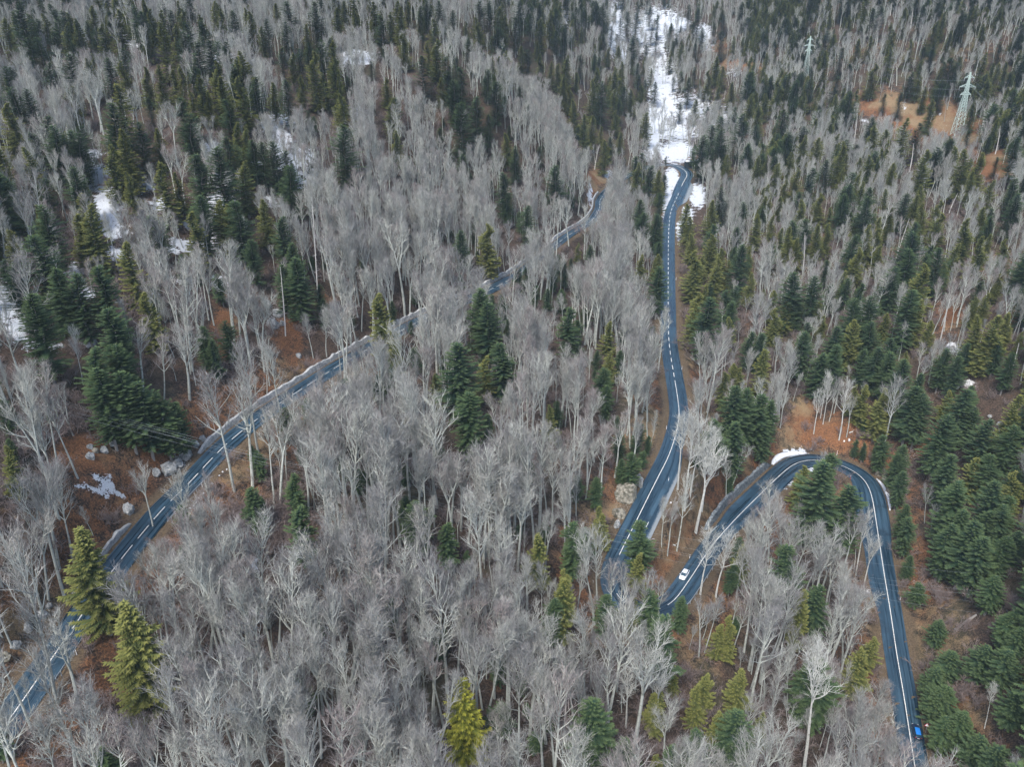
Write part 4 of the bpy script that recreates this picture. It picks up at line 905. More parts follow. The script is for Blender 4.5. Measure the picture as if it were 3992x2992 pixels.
# ------------------------------------------------------------------ prototypes of the trees
BEECH = [make_beech(100 + i, fork=(i % 3 == 1), low=(0.44, 0.52, 0.58, 0.48)[i % 4], spread=(1.0, 1.0, 0.85, 1.15)[i % 4]) for i in range(12)]
BEECH_FAR = [make_beech(300 + i, fork=(i % 3 == 1), low=(0.44, 0.5, 0.56)[i % 3], twigs=0.66, tw=0.062) for i in range(8)]
SPRUCE = [make_conifer(500 + i, 's', 25, 3.4, sparse=(1.0, 0.9, 0.75, 1.0)[i % 4]) for i in range(8)]
FIR = [make_conifer(600 + i, 'f', 23, 3.7, sparse=(1.0, 0.9, 1.0)[i % 3]) for i in range(7)]
LARCH = [make_conifer(700 + i, 'l', 18, 2.6) for i in range(2)]
SNAG = [make_snag(800 + i) for i in range(4)]
BUSH = [make_bush(900 + i) for i in range(4)]


def parts_of(pr, nm, mt, mc):
    return [(T.mesh(nm + "_trunk", mt), C.mesh(nm + "_crown", mc)) for T, C in pr]


P_BEECH = parts_of(BEECH, "beech", M["bark"], M["twig"])
P_WHITE = parts_of(BEECH[:5], "white_tree", M["white_bark"], M["white_twig"])
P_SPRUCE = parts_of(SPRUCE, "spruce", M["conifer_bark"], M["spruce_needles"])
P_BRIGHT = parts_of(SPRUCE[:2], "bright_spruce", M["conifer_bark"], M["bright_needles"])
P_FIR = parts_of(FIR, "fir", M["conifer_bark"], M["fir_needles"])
P_LARCH = parts_of(LARCH, "larch", M["conifer_bark"], M["larch_twigs"])
P_SNAG = parts_of(SNAG, "snag", M["dead_wood"], M["dead_wood"])
J_BEECH = [joined("beech_whole", (T, M["bark"]), (C, M["twig"])) for T, C in BEECH_FAR]
J_NEAR = [joined("near_beech_whole", (T, M["bark"]), (C, M["twig"])) for T, C in BEECH]
J_SPRUCE = [joined("spruce_whole", (T, M["conifer_bark"]), (C, M["spruce_needles"])) for T, C in SPRUCE]
J_FIR = [joined("fir_whole", (T, M["conifer_bark"]), (C, M["fir_needles"])) for T, C in FIR]
J_BUSH = [C.mesh("bush", M["brush"]) for C in BUSH]

# ------------------------------------------------------------------ what must stay in sight (so that no scattered tree hides it)
KS = 8
KW, KH = int(PW / KS) + 2, int(PH / KS) + 2
keep = np.zeros((KH, KW), np.float32)


def keep_box(u0, u1, v0, v1, dep):
    a, b, c_, d = int(max(0, u0) / KS), int(max(0, min(PW, u1)) / KS), int(max(0, v0) / KS), int(max(0, min(PH, v1)) / KS)
    if b >= a and d >= c_:
        np.maximum(keep[c_:d + 1, a:b + 1], dep, out=keep[c_:d + 1, a:b + 1])


OPEN = [((20, 2835), (190, 2590)), ((430, 2240), (1010, 1635)), ((1290, 1445), (1400, 1375)), ((2180, 945), (2250, 893)), ((2590, 640), (2412, 2170)), ((2650, 2315), (3566, 2985))]
for (a, b), (c_, d) in OPEN:
    i0 = near_px(a, b, 0, I_C + 20) if a < 2500 and c_ < 2450 and (a, b) != (2590, 640) else near_px(a, b, I_BR - 20)
    i1 = near_px(c_, d, 0, I_C + 20) if c_ < 2405 and d != 2170 else near_px(c_, d, I_BR if d != 2985 else I_HP)
    for i in range(i0, i1):
        for o_ in np.linspace(-hl[i], 0.2 * hr[i], 6):
            P = road[i] + side[i] * o_
            u, v, dp = proj(P)
            keep_box(u - 9, u + 9, v - 8, v + 8, dp + 1)
for i in list(range(near_px(1010, 1635), near_px(1400, 1375))) + list(range(near_px(1610, 1265), near_px(1680, 1232))) + list(range(near_px(2190, 937), near_px(2360, 745))):
    for o_ in np.linspace(-hl[i] - 1.8, -hl[i] * (0.4 if i < near_px(1290, 1445) else 0.95), 4):
        u, v, dp = proj(road[i] + side[i] * o_ + UP)
        keep_box(u - 4, u + 4, v - 4, v + 4, dp + 1)
for u, v, a, b, s in [x for x in RUST if x[4] >= 0.85 and x[1] > 300] + [x for x in SNOW if x[4] >= 1.0 and x[1] > 500]:
    P = hit(u, v)
    dp = proj(P)[2]
    for q in np.linspace(-0.75, 0.75, 9):
        h_ = math.sqrt(max(0, 0.75 ** 2 - q * q)) * a
        keep_box(u - h_, u + h_, v + q * b - 4, v + q * b + 4, dp)


def tree_top(x, y, z, H):
    return proj(np.array([x, y, z + H]))


# explicit conifers
trees = []          # dicts: kind, x, y, z, H, r, explicit, u, v
for x0, y0, s, L in CON:
    for (a, b, wpx, kd, ln) in L:
        u, v = x0 + a * s, y0 + b * s
        if kd == 's' and u > 3560 and v > 1480 and (int(u) % 5 < 4):
            kd = 'f'
        wp, lp = wpx * s, ln * s
        H = 22.0
        for it in range(4):
            P = hit(u, v, H)
            dep = float(proj(P)[2])
            r = wp * dep / FPX / 2 * 1.22
            ang = math.atan2(CAMZ - P[2] - H * 0.6, math.hypot(P[0], P[1]))
            Hl = lp * dep / FPX / max(0.45, math.cos(ang))
            Hn = max(Hl * 1.02, r * ((4.6 if kd in 'sb' else 4.9) if u < 3400 or v < 2200 else 2.9))
            H = 0.5 * H + 0.5 * min(36, max(3.0, Hn))
        if u > 3400 and v > 2200:
            r = min(r, 3.5)
            H = max(9.0, r * 3.7)
        P = hit(u, v, H)
        k_ = int(np.argmin((road[:, 0] - P[0]) ** 2 + (road[:, 1] - P[1]) ** 2))
        off_ = float((P - road[k_]) @ side[k_])
        lim_ = (hr[k_] if off_ > 0 else hl[k_]) + 2.2
        if abs(off_) < lim_ and math.hypot(P[0] - road[k_, 0], P[1] - road[k_, 1]) < lim_ + 1:
            P[:2] += (side[k_] * ((lim_ if off_ > 0 else -lim_) - off_))[:2]
            P[2] = float(ground(P[0], P[1])[0])
        r = min(max(r * (1.2 if kd in 'sb' else 1.0), 0.8), 6.5, H / 3.2)
        trees.append(dict(kind=kd, x=P[0], y=P[1], z=P[2], H=H, r=r, u=u, v=v, dep=float(proj(P)[2]), hand=True))
        keep_box(u - wp * 0.5, u + wp * 0.5, v - 6, v + lp * 0.95, trees[-1]["dep"])
for (bu, bv, tu, tv, s, kd) in BARE:
    P = hit(bu, bv)
    lo, hi = 4.0, 45.0
    for it in range(30):
        H = (lo + hi) / 2
        if proj(P + UP * H)[1] > tv:
            lo = H
        else:
            hi = H
    H = min(H, 34)
    top = at_d(tu, tv, float(proj(P + UP * H)[2]))
    tilt = np.clip((top - P)[0] / H, -0.25, 0.25)
    trees.append(dict(kind='w' if kd == 'w' else 'n', x=P[0], y=P[1], z=P[2], H=H, r=s, u=tu, v=tv, dep=float(proj(P)[2]), hand=True, tilt=tilt, fork=(kd == 'k')))
    if kd == 'w':
        keep_box(min(bu, tu) - 10, max(bu, tu) + 10, tv, bv - 10, trees[-1]["dep"])
for (bu, bv, tu, tv) in DEAD:
    P = hit(bu, bv)
    lo, hi = 2.0, 40.0
    for it in range(30):
        H = (lo + hi) / 2
        lo, hi = (H, hi) if proj(P + UP * H)[1] > tv else (lo, H)
    top = at_d(tu, tv, float(proj(P + UP * H)[2]))
    trees.append(dict(kind='d', x=P[0], y=P[1], z=P[2], H=H, r=1, u=tu, v=tv, dep=float(proj(P)[2]), hand=True, tilt=np.clip((top - P)[0] / H, -0.3, 0.3)))
    keep_box(min(bu, tu) - 6, max(bu, tu) + 6, tv, bv, trees[-1]["dep"])
HX = np.array([t["x"] for t in trees])
HY = np.array([t["y"] for t in trees])

R_BEECH = float(np.mean([np.percentile(np.hypot(*np.array(C.v)[:, :2].T), 93) for T, C in BEECH]))
print('beech crown radius', R_BEECH)
# scattered trees: a jittered grid over every slope in view
pts = []
for y0, y1, s in ((84, 250, 3.7), (250, 520, 3.7), (520, 800, 5.2), (800, 1500, 8.5)):
    xs = np.arange(-1000, 1000, s)
    ys = np.arange(y0, y1, s)
    X, Y = np.meshgrid(xs, ys)
    X = X + RN.uniform(-0.46, 0.46, X.shape) * s
    Y = Y + RN.uniform(-0.46, 0.46, Y.shape) * s
    pts.append(np.stack([X.ravel(), Y.ravel()], 1))
pts = np.vstack(pts)
pz = ground(pts[:, 0], pts[:, 1])
P3 = np.column_stack([pts, pz])
pu, pv, pd = proj(P3)
tu_, tv_, td_ = proj(P3 + UP * 24)
ok = (pd > 60) & (tv_ < PH + 60) & (pv > -30) & (np.maximum(pu, tu_) > -110) & (np.minimum(pu, tu_) < PW + 110)
P3, pu, pv, pd = P3[ok], pu[ok], pv[ok], pd[ok]
gi = np.clip(np.searchsorted(gx, P3[:, 0]), 0, NX - 1)
gj = np.clip(np.searchsorted(gy, P3[:, 1]), 0, NY - 1)
gk = gj * NX + gi
prob = np.ones(len(P3))
prob *= np.where(rdist[gk] < halfw[gk] + 1.6, 0, 1)
prob *= 1 - 0.75 * smooth(a_rust[gk], 0.55, 0.95)
prob *= 1 - 0.80 * smooth(a_snow[gk], 0.45, 0.9) * (pu > 2250) - 0.35 * smooth(a_snow[gk], 0.6, 1.0) * (pu <= 2250)
prob *= np.where((pu > 2900) & (pv < 1600), 1.0, 1.0)
prob *= np.where((pu < 950) & (pv < 1050), 0.8, 1.0)
prob *= np.where((pu > 3540) & (pv > 1500), 0.75, 1.0)
prob *= np.where((pu > 3450) & (pu < 3760) & (pv > 1850) & (pv < 2900), 0.12, 1.0)       # the brown bank of the lower road stays open
prob *= np.where((pu > 380) & (pu < 900) & (pv > 1600) & (pv < 2080), 0.12, 1.0)          # the clearing above the upper road
prob *= np.where((pu > 850) & (pu < 1180) & (pv > 1900) & (pv < 2180), 0.25, 1.0)
prob *= np.where((pu > 2480) & (pu < 2800) & (pv > 1850) & (pv < 2300), 0.10, 1.0)
prob *= np.where((pu > 2650) & (pu < 2760) & (pv > 900) & (pv < 1450), 0.25, 1.0)
cf = np.zeros(len(P3))
cf = np.where((pu > 2900) & (pv < 1650), 0.46, cf)
cf = np.where((pu > 3560) & (pv > 1450), 0.75, cf)
cf = np.where((pu < 1000) & (pv < 1100), 0.45, cf)
cf = np.where((pu >= 1000) & (pu < 1500) & (pv < 330), 0.08, cf)
cf = np.where((pu > 1900) & (pu < 2500) & (pv < 420), 0.36, cf)
cf = np.where((pu >= 2500) & (pu < 2900) & (pv < 600), 0.15, cf)
cf = np.where((pv < 130) & (pu < 1900), 0.12, cf)
cf = np.where((pu > 2680) & (pu < 3100) & (pv > 900) & (pv < 1600), 0.18, cf)
cf = np.where((pu > 2150) & (pu < 3300) & (pv > 2500), 0.08, cf)
young = (cf == 0) & (RN.rand(len(P3)) < 0.07)
cf = np.where(young, 5.0, cf)
go = RN.rand(len(P3)) < prob
P3, pu, pv, pd, cf, young = P3[go], pu[go], pv[go], pd[go], cf[go], young[go]
n = len(P3)
isc = RN.rand(n) < cf * (0.75 + 1.2 * vnoise(P3[:, 0], P3[:, 1], 21, 40))
isf = RN.rand(n) < np.where(pu > 3500, 0.55, 0.45)
HH = np.where(isc, RN.normal(24, 4.0, n), RN.normal(24, 4.4, n))
shrink = np.where((pv < 1300) | (pu > 2900) & (pv < 1700), 0.70, 1.0) + 0.30 * smooth(pv, 900, 1300) * (pu < 2900) * (pv < 1300)
HH = np.where(isc, HH * np.where(shrink < 0.9, 0.85, 1), HH * shrink)
HH = np.clip(HH, 8, 33)
HH = np.where(young & isc, RN.uniform(4, 12, n), HH)
isf = isf | young
low_ = (~isc) & (RN.rand(n) < np.where((pu > 2900) & (pv < 1700), 0.45, np.where(pv < 1300, 0.15, 0.24)))
HH = np.where(low_, RN.uniform(7, 16, n), HH)
RRd = HH / np.where(isc, np.where(isf, 4.7, 4.5), 26.0 / R_BEECH) * RN.uniform(0.9, 1.1, n)
# too near a hand-placed tree?
bad = np.zeros(n, bool)
for a in range(0, n, 4000):
    d2 = (P3[a:a + 4000, 0, None] - HX[None]) ** 2 + (P3[a:a + 4000, 1, None] - HY[None]) ** 2
    bad[a:a + 4000] = (d2 < 2.6 ** 2).any(1)
hits_ = np.zeros(n, int)
for f, wd in ((0.5, 0), (0.62, -1.0), (0.62, 0), (0.62, 1.0), (0.8, -1.1), (0.8, 1.1), (0.8, 0), (0.92, -0.6), (0.92, 0.6), (1.0, 0)):
    Q = P3 + UP * (HH * f)[:, None]
    u, v, dp = proj(Q)
    u = u + wd * RRd * FPX / dp
    ki, kj = np.clip((u / KS).astype(int), 0, KW - 1), np.clip((v / KS).astype(int), 0, KH - 1)
    inside = (u > 0) & (u < PW) & (v > 0) & (v < PH)
    hits_ += (inside & (keep[kj, ki] > dp + 2.5)).astype(int)
crowd = np.full(n, 0.99)
loose = (~isc) & ((pu > 2900) & (pv < 1600) | (pu < 1200) & (pv < 1100) | (pu > 2050) & (pv > 2330) & (pu < 3300))
lim = np.where(loose, np.where(low_, 6, 4), 2)
bad |= (hits_ >= lim) & (RN.rand(n) < crowd) | ((hits_ == lim - 1) & (RN.rand(n) < 0.8))
g_ = ~bad
P3, pu, pv, pd, isc, isf, HH, RRd = P3[g_], pu[g_], pv[g_], pd[g_], isc[g_], isf[g_], HH[g_], RRd[g_]
tu_, tv_, _ = proj(P3 + UP * HH[:, None])
print("scattered trees", len(P3), "hand placed", len(trees))

# the nearest scattered trees stand as trees of their own; the rest are the far wood
inframe = (tu_ > 0) & (tu_ < PW) & (tv_ < PH - 60) & (tv_ > 0)
size = HH / pd * np.where(inframe, 1, 0)
cnt = {k_: sum(1 for t in trees if t["kind"] in k_) for k_ in ("nw", "sb", "f")}
own = np.zeros(len(P3), bool)
for key, msk in (("nw", ~isc), ("sb", isc & ~isf), ("f", isc & isf)):
    room = max(0, 300 - cnt[key])
    order = np.argsort(-np.where(msk, size, -1))[:room]
    order = order[(np.where(msk, size, -1))[order] > 0]
    own[order] = True
    for i in order:
        trees.append(dict(kind={"nw": 'n', "sb": 's', "f": 'f'}[key], x=P3[i, 0], y=P3[i, 1], z=P3[i, 2], H=HH[i], r=RRd[i] if key != "nw" else RN.uniform(0.85, 1.2), u=tu_[i], v=tv_[i], dep=pd[i], hand=False))

PROTO = bpy.data.collections.new("prototypes")


def scatter(name, meshes, P, S, label, seed):
    """One object of kind stuff: a cloud of points that carries copies of the given whole trees."""
    rs = np.random.RandomState(seed)
    cl = bpy.data.collections.new(name + "_source")
    for i, me in enumerate(meshes):
        o = bpy.data.objects.new("%s_source_%02d" % (name, i), me)
        cl.objects.link(o)
    n_ = len(P)
    pm = bpy.data.meshes.new(name)
    pm.vertices.add(n_)
    pm.vertices.foreach_set("co", np.asarray(P, np.float32).ravel())
    for an, typ, data in (("pick", 'INT', rs.randint(0, len(meshes), n_).astype(np.int32)), ("size", 'FLOAT_VECTOR', np.asarray(S, np.float32)), ("turn", 'FLOAT_VECTOR', np.column_stack([rs.normal(0, 0.055, n_), rs.normal(0, 0.055, n_), rs.uniform(0, 6.28, n_)]).astype(np.float32))):
        a_ = pm.attributes.new(an, typ, 'POINT')
        a_.data.foreach_set("vector" if typ == 'FLOAT_VECTOR' else "value", data.ravel())
    pm.update()
    o = link(name, pm, kind="stuff", label=label)
    ng = bpy.data.node_groups.new(name, 'GeometryNodeTree')
    ng.interface.new_socket("Geometry", in_out='INPUT', socket_type='NodeSocketGeometry')
    ng.interface.new_socket("Geometry", in_out='OUTPUT', socket_type='NodeSocketGeometry')
    N = ng.nodes
    gin, gout = N.new("NodeGroupInput"), N.new("NodeGroupOutput")
    ci = N.new("GeometryNodeCollectionInfo")
    ci.inputs["Collection"].default_value = cl
    ci.inputs["Separate Children"].default_value = True
    ci.inputs["Reset Children"].default_value = True
    ip = N.new("GeometryNodeInstanceOnPoints")
    ip.inputs["Pick Instance"].default_value = True
    ins = {}
    for an, typ in (("pick", 'INT'), ("size", 'FLOAT_VECTOR'), ("turn", 'FLOAT_VECTOR')):
        x_ = N.new("GeometryNodeInputNamedAttribute")
        x_.data_type = typ
        x_.inputs["Name"].default_value = an
        ins[an] = x_.outputs["Attribute"]
    ng.links.new(gin.outputs[0], ip.inputs["Points"])
    ng.links.new(ci.outputs[0], ip.inputs["Instance"])
    ng.links.new(ins["pick"], ip.inputs["Instance Index"])
    ng.links.new(ins["turn"], ip.inputs["Rotation"])
    ng.links.new(ins["size"], ip.inputs["Scale"])
    ng.links.new(ip.outputs[0], gout.inputs[0])
    md = o.modifiers.new("scatter", 'NODES')
    md.node_group = ng
    return o


rest = ~own
far = rest & ~isc & (pd > 330)
nearb = rest & ~isc & (pd <= 330)
jit = RN.uniform(0.85, 1.2, len(P3))


def bsize(msk):
    h = HH[msk] / 26.0
    return np.column_stack([h * jit[msk], h * jit[msk], h])


if far.any():
    scatter("bare_forest", J_BEECH, P3[far], bsize(far), "mass of bare grey beeches covering the far valley slopes", 1)
if nearb.any():
    scatter("bare_woodland", J_NEAR, P3[nearb], bsize(nearb), "mass of bare beeches filling the wood between the roads", 2)
for nm, msk, J, h0, r0, lab in (("spruce_forest", rest & isc & ~isf, J_SPRUCE, 25.0, 3.4, "far spruces scattered over the mountain slopes"), ("fir_forest", rest & isc & isf, J_FIR, 23.0, 3.7, "far dark firs scattered over the mountain slopes")):
    if msk.any():
        scatter(nm, J, P3[msk], np.column_stack([RRd[msk] / r0, RRd[msk] / r0, HH[msk] / h0]), lab, 3)
# brushwood under the trees near the camera
bx = RN.uniform(-190, 240, 14000)
by = RN.uniform(84, 420, 14000)
bz = ground(bx, by)
bu_, bv_, bd_ = proj(np.column_stack([bx, by, bz]))
gk2 = np.clip(np.searchsorted(gy, by), 0, NY - 1) * NX + np.clip(np.searchsorted(gx, bx), 0, NX - 1)
dens = 0.22 + 0.9 * np.clip(vnoise(bx, by, 31, 26), 0, 1)
dens = np.where((bu_ > 850) & (bu_ < 1250) & (bv_ > 1950) & (bv_ < 2200), 1.0, dens)
dens = np.where((bu_ < 420) & (bv_ > 1500) & (bv_ < 2300), 0.9, dens)
dens = np.where((bu_ < 450) & (bv_ > 2700), 1.0, dens)
kb = (bd_ > 60) & (bu_ > -100) & (bu_ < PW + 100) & (bv_ < PH + 250) & (rdist[gk2] > halfw[gk2] + 2.2) & (RN.rand(14000) < dens) & (a_snow[gk2] < 0.6) & ((a_rust[gk2] < 0.6) | (RN.rand(14000) < 0.25))
sz = RN.uniform(0.6, 1.9, 14000)[kb]
scatter("undergrowth", J_BUSH, np.column_stack([bx, by, bz])[kb], np.column_stack([sz * 1.2, sz * 1.2, sz]), "low bare brushwood growing under the beeches", 5)

# ------------------------------------------------------------------ the trees that are things of their own
WORDS = ["first", "second", "third", "fourth", "fifth", "sixth", "seventh", "eighth", "ninth", "tenth", "eleventh", "twelfth", "thirteenth", "fourteenth", "fifteenth", "sixteenth", "seventeenth", "eighteenth", "nineteenth", "twentieth"]
KINDN = {'s': ("spruce_tree", "olive green spruce", "spruce"), 'b': ("spruce_tree", "bright yellow green spruce", "spruce"), 'f': ("fir_tree", "dark green fir", "fir"), 'l': ("larch_tree", "bare larch", "larch"), 'n': ("beech_tree", "bare grey beech", "bare tree"), 'w': ("beech_tree", "pale barked bare tree", "bare tree"), 'd': ("dead_tree", "grey dead trunk", "dead tree")}
buckets = {}
for t in trees:
    t["H"] = float(t["H"])
    k_ = t["kind"]
    desc = KINDN[k_][1]
    if k_ in 'sf':
        desc = ("small " if t["H"] < 11 else "tall " if t["H"] > 27 else "") + desc
    t["desc"], t["where"] = desc, phrase_at(t["u"], t["v"])
    shared = k_ == 'n' and not t["hand"]
    t["shared"] = shared
    if not shared:
        buckets.setdefault((desc if k_ != 'n' else "open standing beech", t["where"]), []).append(t)
for (desc, where), L in buckets.items():
    L.sort(key=lambda t: t["u"])
    for i, t in enumerate(L):
        desc = desc.replace("small dark green", "small green").replace("tall dark green", "tall dark") if len(L) > 1 and len((desc + where).split()) > 11 else desc
        t["label"] = "%s %s" % (desc, where) if len(L) == 1 else "%s %s, %s from the left" % (desc, where, WORDS[min(i, 19)])
GROUPN = {'s': "spruces on the slopes", 'b': "spruces on the slopes", 'f': "firs on the slopes", 'l': "larches in the grove", 'n': "bare beeches in the wood", 'w': "white barked trees by the roads", 'd': "dead trunks on the slopes"}
for ti, t in enumerate(trees):
    k_ = t["kind"]
    nm, _, cat = KINDN[k_]
    lab = ("bare grey beech among others alike %s" % t["where"]) if t["shared"] else t["label"]
    grp = ("beeches " + t["where"]) if t["shared"] else GROUPN[k_]
    root = empty(nm, (t["x"], t["y"], t["z"] - 0.1), lab, cat, grp, R0.uniform(0, 6.28))
    H = t["H"]
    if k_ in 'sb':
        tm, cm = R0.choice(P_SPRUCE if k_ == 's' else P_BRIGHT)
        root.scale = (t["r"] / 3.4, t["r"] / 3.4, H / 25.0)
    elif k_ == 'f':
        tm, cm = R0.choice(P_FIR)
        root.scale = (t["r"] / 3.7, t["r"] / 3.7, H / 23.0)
    elif k_ == 'l':
        tm, cm = R0.choice(P_LARCH)
        root.scale = (t["r"] / 2.6, t["r"] / 2.6, H / 18.0)
    elif k_ == 'd':
        tm, cm = R0.choice(P_SNAG)
        root.scale = (max(0.8, min(1.4, t["dep"] / 400)),) * 2 + (H / 18.0,)
    else:
        pool = P_WHITE if k_ == 'w' else P_BEECH
        if t.get("fork"):
            pool = P_BEECH[1::3]
        tm, cm = R0.choice(pool)
        root.scale = (H / 26.0 * t["r"] * 1.0, H / 26.0 * t["r"], H / 26.0)
    if k_ == 'n' and not t["hand"]:
        t["tilt"] = R0.gauss(0, 0.06)
    if t.get("tilt") is not None:
        rz_ = root.rotation_euler[2]
        root.rotation_euler = (Matrix.Rotation(float(t["tilt"]), 3, 'Y') @ Matrix.Rotation(rz_, 3, 'Z')).to_euler()
    link("trunk", tm, root)
    link("branches" if k_ == 'd' else "crown", cm, root)
# ------------------------------------------------------------------ small builders
class Box:
    def __init__(s):
        s.v, s.f = [], []

    def box(s, c, h, rot=None):
        b_ = len(s.v)
        for dx in (-1, 1):
            for dy in (-1, 1):
                for dz in (-1, 1):
                    q = np.array([dx * h[0], dy * h[1], dz * h[2]], float)
                    if rot is not None:
                        q = rot @ q
                    s.v.append(np.array(c, float) + q)
        s.f += [tuple(b_ + i for i in q) for q in ((0, 1, 3, 2), (4, 6, 7, 5), (0, 4, 5, 1), (2, 3, 7, 6), (0, 2, 6, 4), (1, 5, 7, 3))]

    def tube(s, pts, rad, sides=6, cap=True):
        t = Tri()
        rad = [rad] * len(pts) if isinstance(rad, (int, float)) else rad
        t.tube([np.array(p, float) for p in pts], rad, sides)
        b_ = len(s.v)
        s.v += t.v
        s.f += [tuple(b_ + i for i in q) for q in t.f]
        if cap:
            s.f.append(tuple(b_ + i for i in range(sides))[::-1])
            s.f.append(tuple(b_ + (len(pts) - 1) * sides + i for i in range(sides)))

    def loft(s, secs, cap=True):
        b_ = len(s.v)
        n_ = len(secs[0])
        for q in secs:
            s.v += [np.array(p, float) for p in q]
        for i in range(len(secs) - 1):
            for j in range(n_):
                a, c_ = b_ + i * n_ + j, b_ + i * n_ + (j + 1) % n_
                s.f.append((a, c_, c_ + n_, a + n_))
        if cap:
            s.f.append(tuple(range(b_, b_ + n_))[::-1])
            s.f.append(tuple(range(b_ + (len(secs) - 1) * n_, b_ + len(secs) * n_)))

    def obj(s, name, m_, parent=None, smooth_=False, **kw):
        return link(name, mesh_from(name, s.v, s.f, [m_], smooth_=smooth_), parent, **kw)


def road_pose(u, v, off=0.0, lo=0, hi=None):
    i = near_px(u, v, lo, hi)
    p_ = road[i] + side[i] * off
    return i, p_, math.atan2(tang[i, 1], tang[i, 0])


# ------------------------------------------------------------------ cars (x forward)
def car(loc, rz, label, paint, roofm, est):
    root = empty("car", loc, label, "car", None, rz)
    L2 = 2.15 if not est else 2.3
    b = Box()

    def sec(x_, w_, z0, z1, rr):
        return [(x_, -w_, z0 + rr), (x_, -w_ + rr * .6, z0), (x_, w_ - rr * .6, z0), (x_, w_, z0 + rr), (x_, w_, z1 - rr), (x_, w_ - rr, z1), (x_, -w_ + rr, z1), (x_, -w_, z1 - rr)]
    b.loft([sec(-L2, .72, .36, .82, .12), sec(-L2 + .18, .84, .26, .93, .12), sec(-1.2, .88, .22, .96, .12), sec(0.4, .88, .22, .96, .12), sec(1.1, .87, .22, .94, .13), sec(L2 - .45, .84, .24, .84, .14), sec(L2 - .1, .76, .28, .72, .14), sec(L2, .66, .34, .62, .1)])
    b.obj("body", paint, root, True)
    x0, x1, x2, x3 = (-L2 + .10, -L2 + .45, 0.42, 1.15) if est else (-1.95, -1.35, 0.35, 1.08)
    g = Box()
    g.v = [np.array(p, float) for p in [(x0, -.76, .95), (x3, -.78, .94), (x3, .78, .94), (x0, .76, .95), (x1, -.60, 1.42), (x2, -.60, 1.44), (x2, .60, 1.44), (x1, .60, 1.42)]]
    g.f = [(0, 1, 5, 4), (1, 2, 6, 5), (2, 3, 7, 6), (3, 0, 4, 7)]
    g.obj("window", M["glass"], root)
    r = Box()
    r.loft([[(x1 - .02, -.58, 1.40), (x1 - .02, .58, 1.40), (x1 - .02, .52, 1.455), (x1 - .02, -.52, 1.455)], [((x1 + x2) / 2, -.62, 1.42), ((x1 + x2) / 2, .62, 1.42), ((x1 + x2) / 2, .54, 1.52), ((x1 + x2) / 2, -.54, 1.52)], [(x2 + .02, -.58, 1.41), (x2 + .02, .58, 1.41), (x2 + .02, .52, 1.465), (x2 + .02, -.52, 1.465)]])
    r.obj("roof", roofm, root)
    p_ = Box()
    for sy in (-1, 1):
        for xa, xb in ((x3, x2), (x0, x1)):
            p_.tube([(xa, sy * .775, .95), (xb, sy * .605, 1.43)], .035, 4)
        p_.tube([((x1 + x2) / 2 - .1, sy * .785, .95), ((x1 + x2) / 2 - .1, sy * .615, 1.43)], .035, 4)
    p_.obj("pillar", paint, root)
    for wx in (1.32, -1.28):
        for sy in (-1, 1):
            w_ = Box()
            w_.tube([(wx, sy * .70, .31), (wx, sy * .90, .31)], .31, 16)
            wo = w_.obj("wheel", M["black"], root)
            h_ = Box()
            h_.tube([(wx, sy * .89, .31), (wx, sy * .915, .31)], .19, 12)
            h_.obj("rim", M["steel"], wo)
    for sy in (-1, 1):
        h_ = Box(); h_.box((L2 - .13, sy * .60, .64), (.10, .14, .07)); h_.obj("headlight", M["lamp"], root)
        h_ = Box(); h_.box((-L2 + .06, sy * .66, .74), (.07, .10, .10)); h_.obj("tail_light", M["tail"], root)
        h_ = Box(); h_.box((.80, sy * .95, .98), (.07, .10, .06)); h_.obj("mirror", paint, root)
    h_ = Box(); h_.box((-L2 - .005, 0, .55), (.012, .26, .06)); h_.obj("number_plate", M["white"], root)
    return root


i, p_, a_ = road_pose(2683, 2246, -1.75, I_BOT)
car(p_ + UP * .06, a_ + math.pi, "white hatchback driving down between the hairpin and the tight bend", M["white_car"], M["white_car"], False)
i, p_, a_ = road_pose(3540, 2850, -1.6, I_HP)
car(p_ + UP * .06, a_ + math.pi, "dark estate car with bright blue roof on the lower road", M["blue_car"], M["blue_roof"], True)


# ------------------------------------------------------------------ walls and rails along the road
def wall(name, i0, i1, sgn, off, thick, h0, m_, label, cat, rough=0.25, sd=1):
    rnd = random.Random(sd)
    secs = []
    for i in range(i0, i1 + 1):
        e = (hl[i] if sgn < 0 else hr[i]) + off
        a = road[i] + side[i] * sgn * (e + rnd.uniform(-.1, .1) * rough * 2)
        b_ = road[i] + side[i] * sgn * (e + thick + rnd.uniform(-.1, .1))
        f = min(1, (i - i0 + .4) / 3, (i1 - i + .4) / 3)
        h = h0 * f * (1 + rnd.uniform(-rough, rough))
        q = UP
        secs.append([a - q * .6, a + q * (h * .5) + side[i] * sgn * .06, a + q * h + side[i] * sgn * .14, b_ + q * (h + rnd.uniform(-.06, .1)), b_ - q * .6])
    x_ = Box()
    x_.loft(secs)
    return x_.obj(name, m_, None, label=label, cat=cat)


wall("retaining_wall", near_px(372, 2330), near_px(580, 2060), -1, 1.0, .8, 1.3, M["wall_stone"], "low pale stone wall beside the near upper road", "wall", sd=1)
wall("retaining_wall", near_px(835, 1778), near_px(2120, 1015), -1, .9, .9, 1.5, M["wall_stone"], "long low pale wall on the upper road's hillside edge", "wall", sd=2)
wall("retaining_wall", near_px(2180, 950), near_px(2350, 745), -1, .8, .9, 1.3, M["wall_stone"], "short pale wall at the far bend of the upper road", "wall", sd=3)
wall("retaining_wall", near_px(2806, 2090, I_BOT), near_px(3062, 1838, I_BOT), -1, 1.0, 1.1, 3.0, M["dark_wall"], "high dark masonry wall on the uphill side before the hairpin", "wall", .12, 4)


